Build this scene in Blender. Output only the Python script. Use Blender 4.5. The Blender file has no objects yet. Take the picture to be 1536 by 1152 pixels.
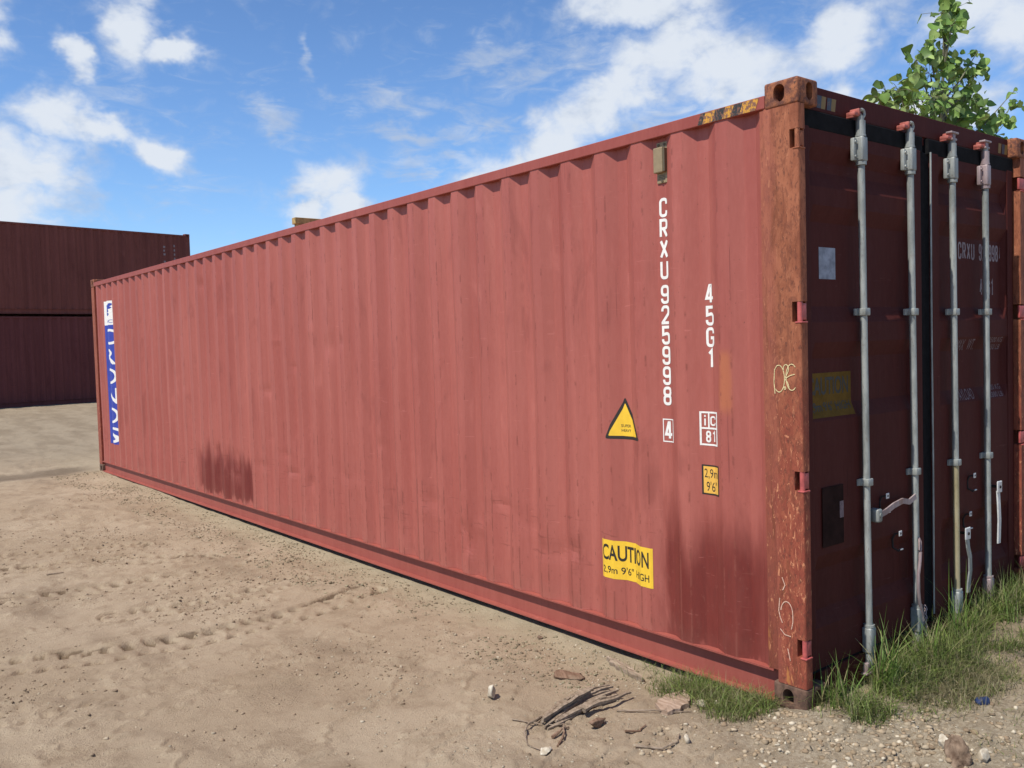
import bpy, bmesh, math, random
import numpy as np
from mathutils import Vector, Matrix
random.seed(7); rng = np.random.default_rng(7)
scene = bpy.context.scene
COL = scene.collection
R = math.radians

# ------------------------------------------------------------------ camera, sky, sun, exposure
cam_d = bpy.data.cameras.new("camera"); cam = bpy.data.objects.new("camera", cam_d); COL.objects.link(cam)
CAM = Vector((-3.5346, -2.3358, 1.7365))
r_ = Vector((0.78038224, -0.62461865, -0.02924195)); u_ = Vector((0.05010655, 0.01585081, 0.99861809)); f_ = Vector((0.62329198, 0.78076904, -0.04366718))
m = Matrix((r_, u_, -f_)).transposed().to_4x4(); m.translation = CAM
cam.matrix_world = m
cam_d.sensor_width = 36.0; cam_d.lens = 36.0 * 1344.35 / 1536.0
cam_d.clip_start = 0.05; cam_d.clip_end = 3000
scene.camera = cam
scene.render.resolution_x = 1024; scene.render.resolution_y = 768
scene.view_settings.view_transform = 'Standard'; scene.view_settings.look = 'None'
scene.view_settings.exposure = 0.06; scene.view_settings.gamma = 1.0

SUN_EL, SUN_AZ = 58.0, 2.2
sd = bpy.data.lights.new("sun", 'SUN'); sd.energy = 5.0; sd.angle = R(0.5); sd.color = (1.0, 0.955, 0.88)
sun = bpy.data.objects.new("sun", sd); COL.objects.link(sun)
L = Vector((math.cos(R(SUN_EL)) * math.cos(R(SUN_AZ)), math.cos(R(SUN_EL)) * math.sin(R(SUN_AZ)), -math.sin(R(SUN_EL))))
sun.rotation_euler = L.to_track_quat('-Z', 'Y').to_euler(); sun.location = (-20, -5, 20)


class N:
    """small node graph helper"""
    def __init__(s, tree): s.t = tree
    def new(s, typ, **kw):
        n = s.t.nodes.new(typ)
        for k, v in kw.items(): setattr(n, k, v)
        return n
    def link(s, a, b): s.t.links.new(a, b)
    def put(s, sock, v):
        if isinstance(v, bpy.types.NodeSocket): s.link(v, sock)
        elif isinstance(v, (tuple, list)) and sock.type == 'RGBA' and len(v) == 3: sock.default_value = (*v, 1)
        else: sock.default_value = v
    def m(s, op, a, b=0.0, c=0.0, clamp=False):
        n = s.new('ShaderNodeMath', operation=op, use_clamp=clamp)
        s.put(n.inputs[0], a); s.put(n.inputs[1], b); s.put(n.inputs[2], c); return n.outputs[0]
    def vm(s, op, a, b=(0, 0, 0)):
        n = s.new('ShaderNodeVectorMath', operation=op)
        s.put(n.inputs[0], a)
        if op == 'SCALE': s.put(n.inputs['Scale'], b)
        else: s.put(n.inputs[1], b)
        return n.outputs['Value'] if op in ('LENGTH', 'DOT_PRODUCT', 'DISTANCE') else n.outputs[0]
    def sep(s, v):
        n = s.new('ShaderNodeSeparateXYZ'); s.put(n.inputs[0], v); return n.outputs
    def comb(s, x, y, z):
        n = s.new('ShaderNodeCombineXYZ'); s.put(n.inputs[0], x); s.put(n.inputs[1], y); s.put(n.inputs[2], z); return n.outputs[0]
    def noise(s, v, scale=1, detail=4, rough=.5, dist=0, col=False, lac=2.0):
        n = s.new('ShaderNodeTexNoise'); s.put(n.inputs['Vector'], v)
        n.inputs['Scale'].default_value = scale; n.inputs['Detail'].default_value = detail
        n.inputs['Roughness'].default_value = rough; n.inputs['Distortion'].default_value = dist; n.inputs['Lacunarity'].default_value = lac
        return n.outputs['Color' if col else 'Fac']
    def vor(s, v, scale=1, feature='F1', out='Distance'):
        n = s.new('ShaderNodeTexVoronoi', feature=feature); s.put(n.inputs['Vector'], v); n.inputs['Scale'].default_value = scale
        return n.outputs[out]
    def step(s, v, a, b, lo=0.0, hi=1.0):
        n = s.new('ShaderNodeMapRange', interpolation_type='SMOOTHSTEP'); s.put(n.inputs[0], v)
        n.inputs[1].default_value = a; n.inputs[2].default_value = b; n.inputs[3].default_value = lo; n.inputs[4].default_value = hi
        return n.outputs[0]
    def mix(s, f, a, b):
        n = s.new('ShaderNodeMix', data_type='RGBA'); s.put(n.inputs[0], f); s.put(n.inputs[6], a); s.put(n.inputs[7], b); return n.outputs[2]
    def coord(s, kind='Object'): return s.new('ShaderNodeTexCoord').outputs[kind]
    def scl(s, v, x, y, z): return s.vm('MULTIPLY', v, (x, y, z))
    def bump(s, h, strength=.3, dist=.01):
        n = s.new('ShaderNodeBump'); n.inputs['Strength'].default_value = strength; n.inputs['Distance'].default_value = dist
        s.put(n.inputs['Height'], h); return n.outputs[0]


# ---- world: Nishita sky with procedural clouds (laid out in azimuth / elevation of the real sky)
w = bpy.data.worlds.new("World"); scene.world = w; w.use_nodes = True
wt = w.node_tree; wt.nodes.clear(); n = N(wt)
wo = n.new('ShaderNodeOutputWorld'); bg = n.new('ShaderNodeBackground'); n.link(bg.outputs[0], wo.inputs[0])
sky = n.new('ShaderNodeTexSky', sky_type='NISHITA'); sky.sun_disc = False
sky.sun_elevation = R(SUN_EL); sky.sun_rotation = R(266); sky.altitude = 0; sky.air_density = 1.0; sky.dust_density = 0.3; sky.ozone_density = 2.2
bg.inputs['Strength'].default_value = 0.10
gd = n.coord('Generated'); X, Y, Z = n.sep(n.vm('NORMALIZE', gd))
az = n.m('MULTIPLY', n.m('ARCTAN2', X, Y), 57.29578); el = n.m('MULTIPLY', n.m('ARCSINE', Z), 57.29578)
ae = n.comb(az, el, 0.0)
wig = n.vm('SUBTRACT', n.noise(n.scl(ae, 1, 1.3, 1), .32, 4, .6, col=True), (.5, .5, .5))
aew = n.vm('ADD', ae, n.vm('SCALE', wig, 3.4))
def blob(a, e, ra, re, rot=0, k=1.22):
    mp = n.new('ShaderNodeMapping', vector_type='TEXTURE'); n.put(mp.inputs['Vector'], aew)
    mp.inputs['Location'].default_value = (a, e, 0); mp.inputs['Rotation'].default_value = (0, 0, R(rot)); mp.inputs['Scale'].default_value = (ra, re, 1)
    q, v, _ = n.sep(mp.outputs[0])
    d = n.m('ADD', n.m('MULTIPLY', q, q), n.m('MULTIPLY', v, v))
    return n.m('MULTIPLY', n.m('EXPONENT', n.m('MULTIPLY', d, -1.0)), k)
cum = [(10.2, 10.8, 3.6, 2.1), (9.0, 8.6, 4.6, 1.8), (12.2, 13.4, 2.5, 1.4), (15.0, 12.9, 2.4, 1.0, -18), (17.6, 11.8, 1.9, 1.1, -25), (13.4, 16.2, .9, 1.4, 25),
       (16.4, 18.3, 1.6, 1.9), (18.7, 17.3, 1.7, .8), (9.0, 18.2, 1.2, 2.0), (27.4, 9.9, 2.2, 1.8), (28.9, 8.6, 1.9, 1.2), (26.4, 8.2, 1.5, 1.0), (33.5, 8.6, 3.0, .8, 15), (38.6, 10.8, 3.2, 1.6, 25),
       (42.0, 12.8, 3.4, 1.9, 30), (45.4, 14.9, 3.2, 2.0, 30), (49.0, 17.2, 4.2, 2.2, 15), (53.0, 15.6, 5.0, 2.4), (59.0, 17.0, 3.6, 1.8, 20), (47.0, 20.0, 5.0, 1.4), (57.0, 13.0, 6, 1.5),
       (68.0, 17.0, 4.5, 2.6), (64.0, 12.5, 4.0, 1.2), (70.0, 22, 6, 3), (100, 20, 14, 5), (150, 24, 12, 5), (-60, 22, 10, 4), (-130, 16, 14, 4)]
tot = None
for b in cum:
    k = blob(*b); tot = k if tot is None else n.m('MAXIMUM', tot, k)
wis = None
for b in [(32.0, 15.0, 6.0, .9, -6, .8), (32.6, 12.9, 2.6, .55, -22, 1.0), (36.0, 13.0, 5.0, .8, 15, .8), (24.2, 14.2, 1.5, .9, -25, 1.0), (26.2, 18.0, .4, 1.6, -8, .7), (38.2, 17.9, 3.2, 1.0, 10, .9), (42, 17.0, 5, 1.6, 15, .8), (34, 11.2, 4, .6, 2, .8), (28.5, 12.8, 4.5, .4, 2, .3),
          (18.5, 9.5, 4, 1.3, 10, .4), (14, 14.6, 6, 3, 0, .35), (52, 14, 10, 6, 0, .75)]:
    k = blob(*b); wis = k if wis is None else n.m('MAXIMUM', wis, k)
f1 = n.noise(n.scl(ae, 1, 1.4, 1), .40, 10, .56, .35)
f2 = n.noise(n.scl(ae, .55, 1.8, 1), .55, 9, .62, .9)
dens = n.step(n.m('ADD', tot, n.m('MULTIPLY', n.m('SUBTRACT', f1, .5), 1.9)), .06, 1.12)
thin = n.m('MULTIPLY', n.step(n.m('ADD', n.m('MULTIPLY', wis, .95), n.m('MULTIPLY', n.m('SUBTRACT', f2, .5), 2.2)), .10, 1.25), .78)
dens = n.m('MULTIPLY', n.m('MAXIMUM', dens, thin), .95)
sh = n.noise(n.vm('ADD', n.scl(ae, 1, 1.6, 1), (1.1, -.9, 3)), .42, 6, .55)
core = n.step(n.m('ADD', n.m('MULTIPLY', tot, .35), sh), .42, .86)
ccol = n.mix(core, (4.7, 5.5, 6.9), (7.4, 7.9, 8.6))
skc = n.mix(1.0, sky.outputs[0], (1, 1, 1)); skc.node.blend_type = 'MULTIPLY'
n.link(n.mix(n.step(el, 6, 55), (1.0, 1.28, 1.62), (.62, .74, .95)), skc.node.inputs[7])
n.link(n.mix(dens, skc, ccol), bg.inputs['Color'])


# ------------------------------------------------------------------ helpers
class MB:
    def __init__(s): s.v = []; s.f = []; s.mi = []
    def add(s, vs, fs, mi=0):
        o = len(s.v); s.v += [tuple(v) for v in vs]; s.f += [tuple(i + o for i in f) for f in fs]; s.mi += [mi] * len(fs); return s
    def box(s, x0, x1, y0, y1, z0, z1, mi=0, M=None):
        vs = [(x, y, z) for x in (x0, x1) for y in (y0, y1) for z in (z0, z1)]
        if M: vs = [M @ Vector(v) for v in vs]
        return s.add(vs, [(0, 1, 3, 2), (4, 6, 7, 5), (0, 4, 5, 1), (2, 3, 7, 6), (0, 2, 6, 4), (1, 5, 7, 3)], mi)
    def bbox(s, x0, x1, y0, y1, z0, z1, b=.004, seg=2, mi=0, M=None):
        bm = bmesh.new(); bmesh.ops.create_cube(bm, size=1)
        for v in bm.verts: v.co = Vector(((x0 + x1) / 2 + v.co.x * (x1 - x0), (y0 + y1) / 2 + v.co.y * (y1 - y0), (z0 + z1) / 2 + v.co.z * (z1 - z0)))
        bmesh.ops.bevel(bm, geom=bm.edges[:], offset=b, segments=seg, profile=.5, affect='EDGES')
        return s.bm(bm, mi, M)
    def bm(s, bm, mi=0, M=None):
        bm.verts.ensure_lookup_table()
        s.add([(M @ v.co if M else v.co)[:] for v in bm.verts], [[v.index for v in f.verts] for f in bm.faces], mi) if not bm.verts[0].index == -1 else None
        bm.free(); return s
    def tube(s, pts, rad, seg=10, mi=0, caps=True):
        pts = [Vector(p) for p in pts]; nr = len(pts)
        rads = rad if isinstance(rad, (list, tuple)) else [rad] * nr
        vs = []; fs = []; prev = None
        for i, p in enumerate(pts):
            d = (pts[min(i + 1, nr - 1)] - pts[max(i - 1, 0)]).normalized()
            a = prev if prev is not None else (Vector((1, 0, 0)) if abs(d.x) < .9 else Vector((0, 1, 0)))
            a = (a - d * a.dot(d)).normalized(); b = d.cross(a); prev = a
            for k in range(seg):
                t = 2 * math.pi * k / seg; vs.append(p + (a * math.cos(t) + b * math.sin(t)) * rads[i])
        for i in range(nr - 1):
            for k in range(seg): fs.append((i * seg + k, i * seg + (k + 1) % seg, (i + 1) * seg + (k + 1) % seg, (i + 1) * seg + k))
        if caps: fs.append(tuple(range(seg))[::-1]); fs.append(tuple((nr - 1) * seg + k for k in range(seg)))
        return s.add(vs, fs, mi)
    def build(s, name, mats, parent=None, smooth=False, loc=None, fix=True):
        me = bpy.data.meshes.new(name); me.from_pydata(s.v, [], s.f)
        mats = mats if isinstance(mats, (list, tuple)) else [mats]
        for q in mats: me.materials.append(q)
        if len(mats) > 1: me.polygons.foreach_set('material_index', s.mi)
        if fix:
            bm = bmesh.new(); bm.from_mesh(me); bmesh.ops.recalc_face_normals(bm, faces=bm.faces); bm.to_mesh(me); bm.free()
        if smooth:
            me.polygons.foreach_set('use_smooth', [True] * len(me.polygons))
            try: me.set_sharp_from_angle(angle=R(38))
            except Exception: pass
        me.update()
        o = bpy.data.objects.new(name, me); COL.objects.link(o)
        if parent: o.parent = parent
        if loc: o.location = loc
        return o
def tag(o, label=None, cat=None, group=None, kind=None):
    for k, v in (('label', label), ('category', cat), ('group', group), ('kind', kind)):
        if v: o[k] = v
    return o
def empty(name, loc=(0, 0, 0), rz=0):
    o = bpy.data.objects.new(name, None); COL.objects.link(o); o.location = loc; o.rotation_euler = (0, 0, rz); o.empty_display_size = .3; return o
def np_mesh(name, V, F, mat, smooth=False, colors=None):
    me = bpy.data.meshes.new(name); k = F.shape[1]
    me.vertices.add(len(V)); me.vertices.foreach_set('co', V.astype(np.float32).ravel())
    me.loops.add(F.size); me.loops.foreach_set('vertex_index', F.astype(np.int32).ravel())
    me.polygons.add(len(F)); me.polygons.foreach_set('loop_start', np.arange(0, F.size, k, dtype=np.int32)); me.polygons.foreach_set('loop_total', np.full(len(F), k, dtype=np.int32))
    if smooth: me.polygons.foreach_set('use_smooth', np.ones(len(F), bool))
    me.update(calc_edges=True); me.validate()
    if colors is not None:
        ca = me.color_attributes.new('tint', 'FLOAT_COLOR', 'POINT'); ca.data.foreach_set('color', np.c_[colors, np.ones(len(colors))].astype(np.float32).ravel())
    me.materials.append(mat)
    o = bpy.data.objects.new(name, me); COL.objects.link(o); return o

def mat(name):
    q = bpy.data.materials.new(name); q.use_nodes = True; q.node_tree.nodes.clear(); g = N(q.node_tree)
    out = g.new('ShaderNodeOutputMaterial'); b = g.new('ShaderNodeBsdfPrincipled'); g.link(b.outputs[0], out.inputs[0])
    return q, g, b
def simple(name, col, rough=.6, metal=0.0, var=.15, scale=20, bump=0.0, spec=.5):
    q, g, b = mat(name); c = g.coord()
    f = g.noise(c, scale, 5, .6)
    dark = tuple(x * (1 - var) for x in col); lite = tuple(min(1, x * (1 + var)) for x in col)
    g.put(b.inputs['Base Color'], g.mix(g.step(f, .3, .7), dark, lite)); b.inputs['Roughness'].default_value = rough
    b.inputs['Metallic'].default_value = metal; b.inputs['Specular IOR Level'].default_value = spec
    if bump: g.put(b.inputs['Normal'], g.bump(f, bump, .003))
    return q

# ------------------------------------------------------------------ materials
def paint(name, base, faded, rustc=(.10, .035, .02), rust=1.0, stains=(), orange=(), band=None, lowdirt=0.0, rough=.55, stripes=True, dark=(.128, .017, .012), spec=.4):
    q, g, b = mat(name); c = g.coord(); x, y, z = g.sep(c)
    big = g.noise(g.scl(c, 1, .7, .5), 1.1, 4, .55)
    st = g.noise(g.scl(c, 9, 9, .35), 1.0, 5, .6)                 # vertical weather streaks
    fine = g.noise(g.scl(c, 60, 60, 14), 1.0, 4, .7)
    col = g.mix(g.m('ADD', g.m('MULTIPLY', g.step(big, .25, .75), .5), g.m('MULTIPLY', g.step(st, .3, .7), .5)), base, faded)
    col = g.mix(g.m('MULTIPLY', g.step(fine, .35, .75), .18), col, tuple(min(1, v * 1.25 + .02) for v in faded))
    for (y0, y1, z0, z1, e, k) in stains:                       # darker patches of newer paint, soft uneven edges
        wv = g.m('MULTIPLY', g.m('SUBTRACT', g.noise(g.scl(c, 7, 7, 1.2), 1, 4, .6), .5), .55)
        yy = g.m('ADD', y, g.m('MULTIPLY', wv, .32)); zz = g.m('ADD', z, wv)
        mk = g.m('MULTIPLY', g.m('MULTIPLY', g.step(yy, y0 - e, y0 + e), g.step(yy, y1 - e, y1 + e, 1, 0)), g.m('MULTIPLY', g.step(zz, z0 - .01, z0 + .05), g.step(g.m('ADD', zz, g.m('MULTIPLY', g.m('SUBTRACT', st, .5), .32)), z1 - e * 3.2, z1 + e * 2.0, 1, 0)))
        col = g.mix(g.m('MULTIPLY', mk, k), col, g.mix(g.step(fine, .3, .75), dark, tuple(v * 1.25 for v in dark)))
    for (y0, y1, z0, z1, e, k) in orange:
        wv = g.m('MULTIPLY', g.m('SUBTRACT', g.noise(g.scl(c, 12, 12, 5), 1, 3, .6), .5), .05)
        mk = g.m('MULTIPLY', g.m('MULTIPLY', g.step(g.m('ADD', y, wv), y0 - e, y0 + e), g.step(g.m('ADD', y, wv), y1 - e, y1 + e, 1, 0)), g.m('MULTIPLY', g.step(z, z0 - e * 3, z0 + e), g.step(z, z1 - e, z1 + e * 2, 1, 0)))
        col = g.mix(g.m('MULTIPLY', mk, k), col, (.48, .16, .055))
    sp = g.noise(g.scl(c, 26, 26, 7), 1.0, 6, .72)
    cl = g.noise(g.scl(c, 2.2, 2.2, 1.6), 1.0, 3, .6)
    thr = g.step(z, .2, 2.2, 0.0, .05)
    rm = g.m('MULTIPLY', g.step(g.m('SUBTRACT', sp, thr), .67, .72), g.step(cl, .46, .62))
    if band:
        z0, z1 = band
        bm_ = g.m('MULTIPLY', g.step(z, z0, z0 + .05), g.step(z, z1 - .05, z1, 1, 0))
        s2 = g.noise(g.scl(c, 18, 18, 3), 3.0, 5, .7)
        rm = g.m('MAXIMUM', rm, g.m('MULTIPLY', g.m('MULTIPLY', g.step(s2, .64, .69), bm_), .8))
    drip = g.noise(g.scl(c, 30, 30, .9), 1.0, 4, .65)
    dm = g.m('MULTIPLY', g.step(drip, .66, .74), g.step(cl, .38, .62))
    col = g.mix(g.m('MULTIPLY', dm, .45 * min(1.2, rust)), col, rustc)
    rn = g.noise(g.scl(c, 75, 75, 1.5), 1, 3, .6); rk = g.noise(g.scl(c, 4, 4, 2.5), 1, 4, .6)
    col = g.mix(g.m('MULTIPLY', g.m('MULTIPLY', g.step(rn, .655, .675), g.step(rk, .50, .60)), .6), col, tuple(v * .42 for v in base))
    chp = g.noise(g.scl(c, 95, 95, 60), 1, 3, .65); col = g.mix(g.m('MULTIPLY', g.m('MULTIPLY', g.step(chp, .69, .705), g.step(rk, .46, .56)), .85), col, rustc)
    col = g.mix(g.m('MULTIPLY', rm, .9 * min(1, rust)), col, rustc)
    if stripes:
        ft = g.m('FRACT', g.m('DIVIDE', g.m('SUBTRACT', y, .464), .2797))
        eg = g.m('MAXIMUM', g.step(g.m('ABSOLUTE', g.m('SUBTRACT', ft, .745)), .006, .035, 1, 0), g.step(g.m('ABSOLUTE', g.m('SUBTRACT', ft, .985)), .006, .03, 1, 0))
        en = g.noise(g.scl(c, 6, 6, 9), 1, 5, .7); zlow = g.step(z, .25, 1.3, 1, 0)
        em = g.m('MULTIPLY', eg, g.step(g.m('ADD', en, g.m('MULTIPLY', zlow, .09)), .535, .62))
        col = g.mix(g.m('MULTIPLY', em, .75), col, (.20, .052, .036))
        tone = g.m('MULTIPLY', g.step(g.noise(g.comb(g.m('MULTIPLY', y, 7.2), 0.0, g.m('MULTIPLY', z, .12)), 1, 2, .5), .38, .62), .30)
        col = g.mix(tone, col, tuple(v * .80 for v in base))
    if stripes:
        pa = g.noise(g.scl(c, 3.2, 3.2, 1.6), 1, 5, .62, .8); pb = g.noise(g.scl(c, 13, 13, 2.0), 1, 5, .6)
        col = g.mix(g.m('MULTIPLY', g.m('MULTIPLY', g.step(pa, .52, .66), g.step(pb, .42, .62)), .42), col, tuple(v * .66 for v in base))
        col = g.mix(g.m('MULTIPLY', g.m('MULTIPLY', g.step(pa, .30, .44, 1, 0), g.step(pb, .40, .6)), .30), col, tuple(min(1, v * 1.22 + .02) for v in faded))
        hb_ = g.noise(g.scl(c, 3.5, 4.2, 48), 1, 3, .6, .4)
        col = g.mix(g.m('MULTIPLY', g.m('MULTIPLY', g.step(hb_, .64, .67), g.m('MULTIPLY', g.step(z, .30, .42), g.step(z, .70, .80, 1, 0))), .6), col, (.20, .05, .036))
        fl = g.noise(g.scl(c, 34, 34, 20), 1, 4, .7); col = g.mix(g.m('MULTIPLY', g.m('MULTIPLY', g.step(fl, .62, .67), g.step(z, .3, 1.4, 1, .25)), .55), col, (.21, .055, .04))
    scr = g.noise(g.scl(c, 5, 5, 60), 1.0, 3, .6, 1.5)
    col = g.mix(g.m('MULTIPLY', g.step(scr, .69, .72), .22), col, tuple(min(1, v * 1.6 + .06) for v in faded))
    if lowdirt:
        dd = g.noise(g.scl(c, 8, 8, 8), 1, 5, .65)
        k = g.m('MULTIPLY', g.step(g.m('ADD', z, g.m('MULTIPLY', dd, .25)), .18, .48, 1, 0), lowdirt)
        col = g.mix(k, col, (.30, .20, .14))
    g.put(b.inputs['Base Color'], col)
    g.put(b.inputs['Roughness'], g.m('ADD', g.m('MULTIPLY', rm, .3), rough)); b.inputs['Specular IOR Level'].default_value = spec
    g.put(b.inputs['Normal'], g.bump(g.m('ADD', g.m('MULTIPLY', rm, -.6), g.m('ADD', g.m('MULTIPLY', fine, .12), g.m('MULTIPLY', big, .8))), .35, .004))
    return q
SIDE_BASE, SIDE_FADE = (.312, .073, .054), (.395, .117, .088)
M = {}
M['side'] = paint('faded_red_paint', SIDE_BASE, SIDE_FADE, rust=.75, stains=[(.20, .90, .1, .80, .075, .97), (6.35, 7.88, .17, .66, .05, .95)], orange=[(.395, .47, 1.40, 1.66, .02, .6), (.10, .212, .75, 2.9, .03, .55)], band=(.42, .72), lowdirt=.10)
M['rail'] = paint('rail_red_paint', (.255, .052, .038), (.325, .082, .060), rust=1.5, lowdirt=.05, stripes=False)
M['door'] = paint('door_maroon_with_shade', (.058, .0115, .009), (.080, .017, .0135), rust=.6, rough=.7, stripes=False, spec=.12)  # less faded red, with the door end's shade put into the colour
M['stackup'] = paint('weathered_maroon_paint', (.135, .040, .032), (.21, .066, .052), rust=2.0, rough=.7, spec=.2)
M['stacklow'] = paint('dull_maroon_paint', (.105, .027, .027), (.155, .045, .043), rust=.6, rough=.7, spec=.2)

def rustpost():
    q, g, b = mat('rusty_post_paint'); c = g.coord(); x, y, z = g.sep(c)
    a = g.noise(g.scl(c, 9, 9, 3.6), 1, 6, .65, .8); bb = g.noise(g.scl(c, 38, 38, 16), 1, 6, .75, .6); big = g.noise(g.scl(c, 2.5, 2.5, 1.4), 1, 3, .55)
    col = g.mix(g.step(a, .34, .66), (.225, .068, .032), (.36, .125, .062))
    lo = g.step(g.m('ADD', z, g.m('MULTIPLY', g.m('SUBTRACT', a, .5), 1.5)), .95, 1.75, 1, 0)
    col = g.mix(g.m('MULTIPLY', lo, .9), col, g.mix(g.step(bb, .4, .65), (.22, .045, .028), (.32, .085, .045)))
    dk = g.m('MULTIPLY', g.step(bb, .60, .70), g.step(big, .38, .6)); col = g.mix(g.m('MULTIPLY', dk, .85), col, (.085, .032, .020))
    pt = g.noise(g.scl(c, 20, 20, 9), 1, 5, .68, 1.0); col = g.mix(g.m('MULTIPLY', g.step(pt, .50, .60), .55), col, (.15, .045, .025))
    ed = g.noise(g.scl(c, 70, 70, 30), 1, 3, .7); col = g.mix(g.m('MULTIPLY', g.step(ed, .57, .64), .6), col, (.09, .032, .022)); sd2 = g.step(g.m('ADD', y, g.m('MULTIPLY', g.m('SUBTRACT', a, .5), .12)), .10, .165); col = g.mix(g.m('MULTIPLY', sd2, .55), col, (.27, .075, .05))
    runs = g.step(g.noise(g.scl(c, 26, 26, 2.6), 1, 5, .65, .5), .56, .66); col = g.mix(g.m('MULTIPLY', runs, .5), col, (.15, .045, .02))
    lite = g.noise(g.scl(c, 55, 55, 16), 1, 5, .7, 1.2); lm = g.m('MULTIPLY', g.step(lite, .58, .64), g.m('ADD', .35, g.m('MULTIPLY', lo, .65)))
    col = g.mix(g.m('MULTIPLY', lm, .8), col, (.62, .26, .13))
    yb = g.noise(g.scl(c, 16, 16, 5), 1, 4, .6)
    ym = g.m('MULTIPLY', g.step(yb, .62, .7), g.step(z, .2, 1.0, 1, 0)); col = g.mix(g.m('MULTIPLY', ym, .6), col, (.52, .22, .06))
    g.put(b.inputs['Base Color'], col); b.inputs['Roughness'].default_value = .75; b.inputs['Specular IOR Level'].default_value = .3
    g.put(b.inputs['Normal'], g.bump(g.m('ADD', bb, g.m('MULTIPLY', a, .6)), .55, .004)); return q
M['post'] = rustpost()
def casting_m():
    q, g, b = mat('rusty_casting'); c = g.coord(); a = g.noise(c, 28, 6, .7); bb = g.noise(c, 90, 4, .7)
    col = g.mix(g.step(a, .38, .66), (.12, .042, .028), (.36, .125, .05)); col = g.mix(g.step(bb, .62, .7), col, (.52, .24, .08))
    col = g.mix(g.m('MULTIPLY', g.step(g.noise(c, 45, 4, .6), .6, .66), .8), col, (.05, .025, .02))
    g.put(b.inputs['Base Color'], col); b.inputs['Roughness'].default_value = .85; g.put(b.inputs['Normal'], g.bump(g.m('ADD', a, bb), .6, .005)); return q
M['cast'] = casting_m()
M['dooramber'] = simple('sticker_with_shade', (.14, .078, .015), .8, 0, .15, 20, 0, .1)  # sticker yellow darkened: shade of the door end is in the colour
M['castlow'] = simple('dusty_casting', (.12, .065, .042), .9, var=.4, scale=30, bump=.4)
def galv_m(name, c0, c1, rustk=.25):
    q, g, b = mat(name); c = g.coord(); a = g.noise(g.scl(c, 30, 30, 6), 1, 5, .65); s = g.vor(g.scl(c, 1, 1, .6), 90)
    col = g.mix(g.step(a, .35, .65), c0, c1); col = g.mix(g.m('MULTIPLY', g.step(s, .2, .6), .18), col, c1)
    col = g.mix(g.m('MULTIPLY', g.step(g.noise(g.scl(c, 14, 14, 4), 1, 5, .7), .60, .70), rustk), col, (.22, .11, .07))
    lg = g.noise(g.scl(c, 5, 5, 2.2), 1, 4, .6); col = g.mix(g.m('MULTIPLY', g.step(lg, .48, .66), .45), col, tuple(v * .55 for v in c0)); sc_ = g.noise(g.scl(c, 120, 120, 30), 1, 3, .7); col = g.mix(g.m('MULTIPLY', g.step(sc_, .62, .66), .5), col, (.16, .10, .075))
    g.put(b.inputs['Base Color'], col); b.inputs['Metallic'].default_value = .2; b.inputs['Roughness'].default_value = .55; g.put(b.inputs['Normal'], g.bump(a, .25, .002)); return q
M['galv'] = galv_m('galvanised_steel', (.21, .225, .21), (.38, .395, .365), .55)
M['galvp'] = galv_m('pinkish_oversprayed_steel', (.28, .20, .20), (.40, .32, .31), .5)
M['galvy'] = galv_m('yellowed_steel', (.33, .28, .15), (.42, .36, .22), .4)
M['white_steel'] = simple('bright_zinc_plate', (.62, .62, .60), .45, .1, .1, 30)
M['pink'] = simple('pink_red_hinge_paint', (.42, .085, .075), .55, 0, .2, 30)
M['redcam'] = simple('red_cam_paint', (.38, .10, .075), .6, 0, .3, 40)
M['rubber'] = simple('black_rubber', (.010, .010, .011), .95, 0, .3, 20, 0, .12)
M['holder'] = simple('dark_plate', (.024, .011, .009), .9, 0, .3, 12, 0, .08)
M['hole'] = simple('dark_pocket', (.02, .014, .012), .9, 0, .3, 20)
M['white'] = simple('white_lettering', (.78, .76, .70), .6, 0, .06, 40)
M['doorwhite'] = simple('lettering_with_shade', (.24, .19, .20), .7, 0, .2, 60)  # white lettering greyed by shade put into its colour
M['doorfaint'] = simple('faint_lettering_with_shade', (.17, .12, .13), .7, 0, .3, 60)  # dimmer small lettering, shade put into its colour as well
M['yellow'] = simple('yellow_sticker', (.80, .50, .035), .45, 0, .05, 15)
M['amber'] = simple('amber_sticker', (.74, .42, .07), .45, 0, .05, 15)
M['black'] = simple('black_print', (.022, .018, .014), .55, 0, .1, 30)
M['blue'] = simple('blue_sticker', (.035, .055, .34), .45, 0, .08, 15)
M['olive'] = simple('olive_vent', (.27, .20, .11), .55, 0, .1, 30)
M['olived'] = simple('olive_vent_recess', (.10, .075, .04), .6, 0, .1, 30)
M['paper'] = simple('grey_label', (.25, .27, .32), .6, 0, .3, 22)
M['chalk'] = simple('chalk', (.62, .50, .26), .9, 0, .3, 120)
M['chalkp'] = simple('pale_chalk', (.60, .38, .28), .9, 0, .3, 120)
M['timber'] = simple('yellowed_timber', (.38, .25, .09), .8, 0, .25, 30, .3)
M['floor'] = simple('underside_timber', (.09, .06, .04), .9, 0, .3, 6)
def worn(name, col, k=.60):
    q, g, b = mat(name); c = g.coord(); a = g.noise(c, 55, 6, .75)
    g.put(b.inputs['Base Color'], g.mix(g.step(a, k - .03, k + .03), col, (.20, .09, .05))); b.inputs['Roughness'].default_value = .6; return q
M['hazy'] = worn('worn_yellow_stripe', (.60, .29, .03), .50); M['hazk'] = worn('worn_black_stripe', (.03, .028, .026), .54)
M['hazy2'] = worn('faded_yellow_stripe', (.21, .13, .03), .60); M['hazk2'] = worn('faded_blue_stripe', (.045, .05, .07), .6)

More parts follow.
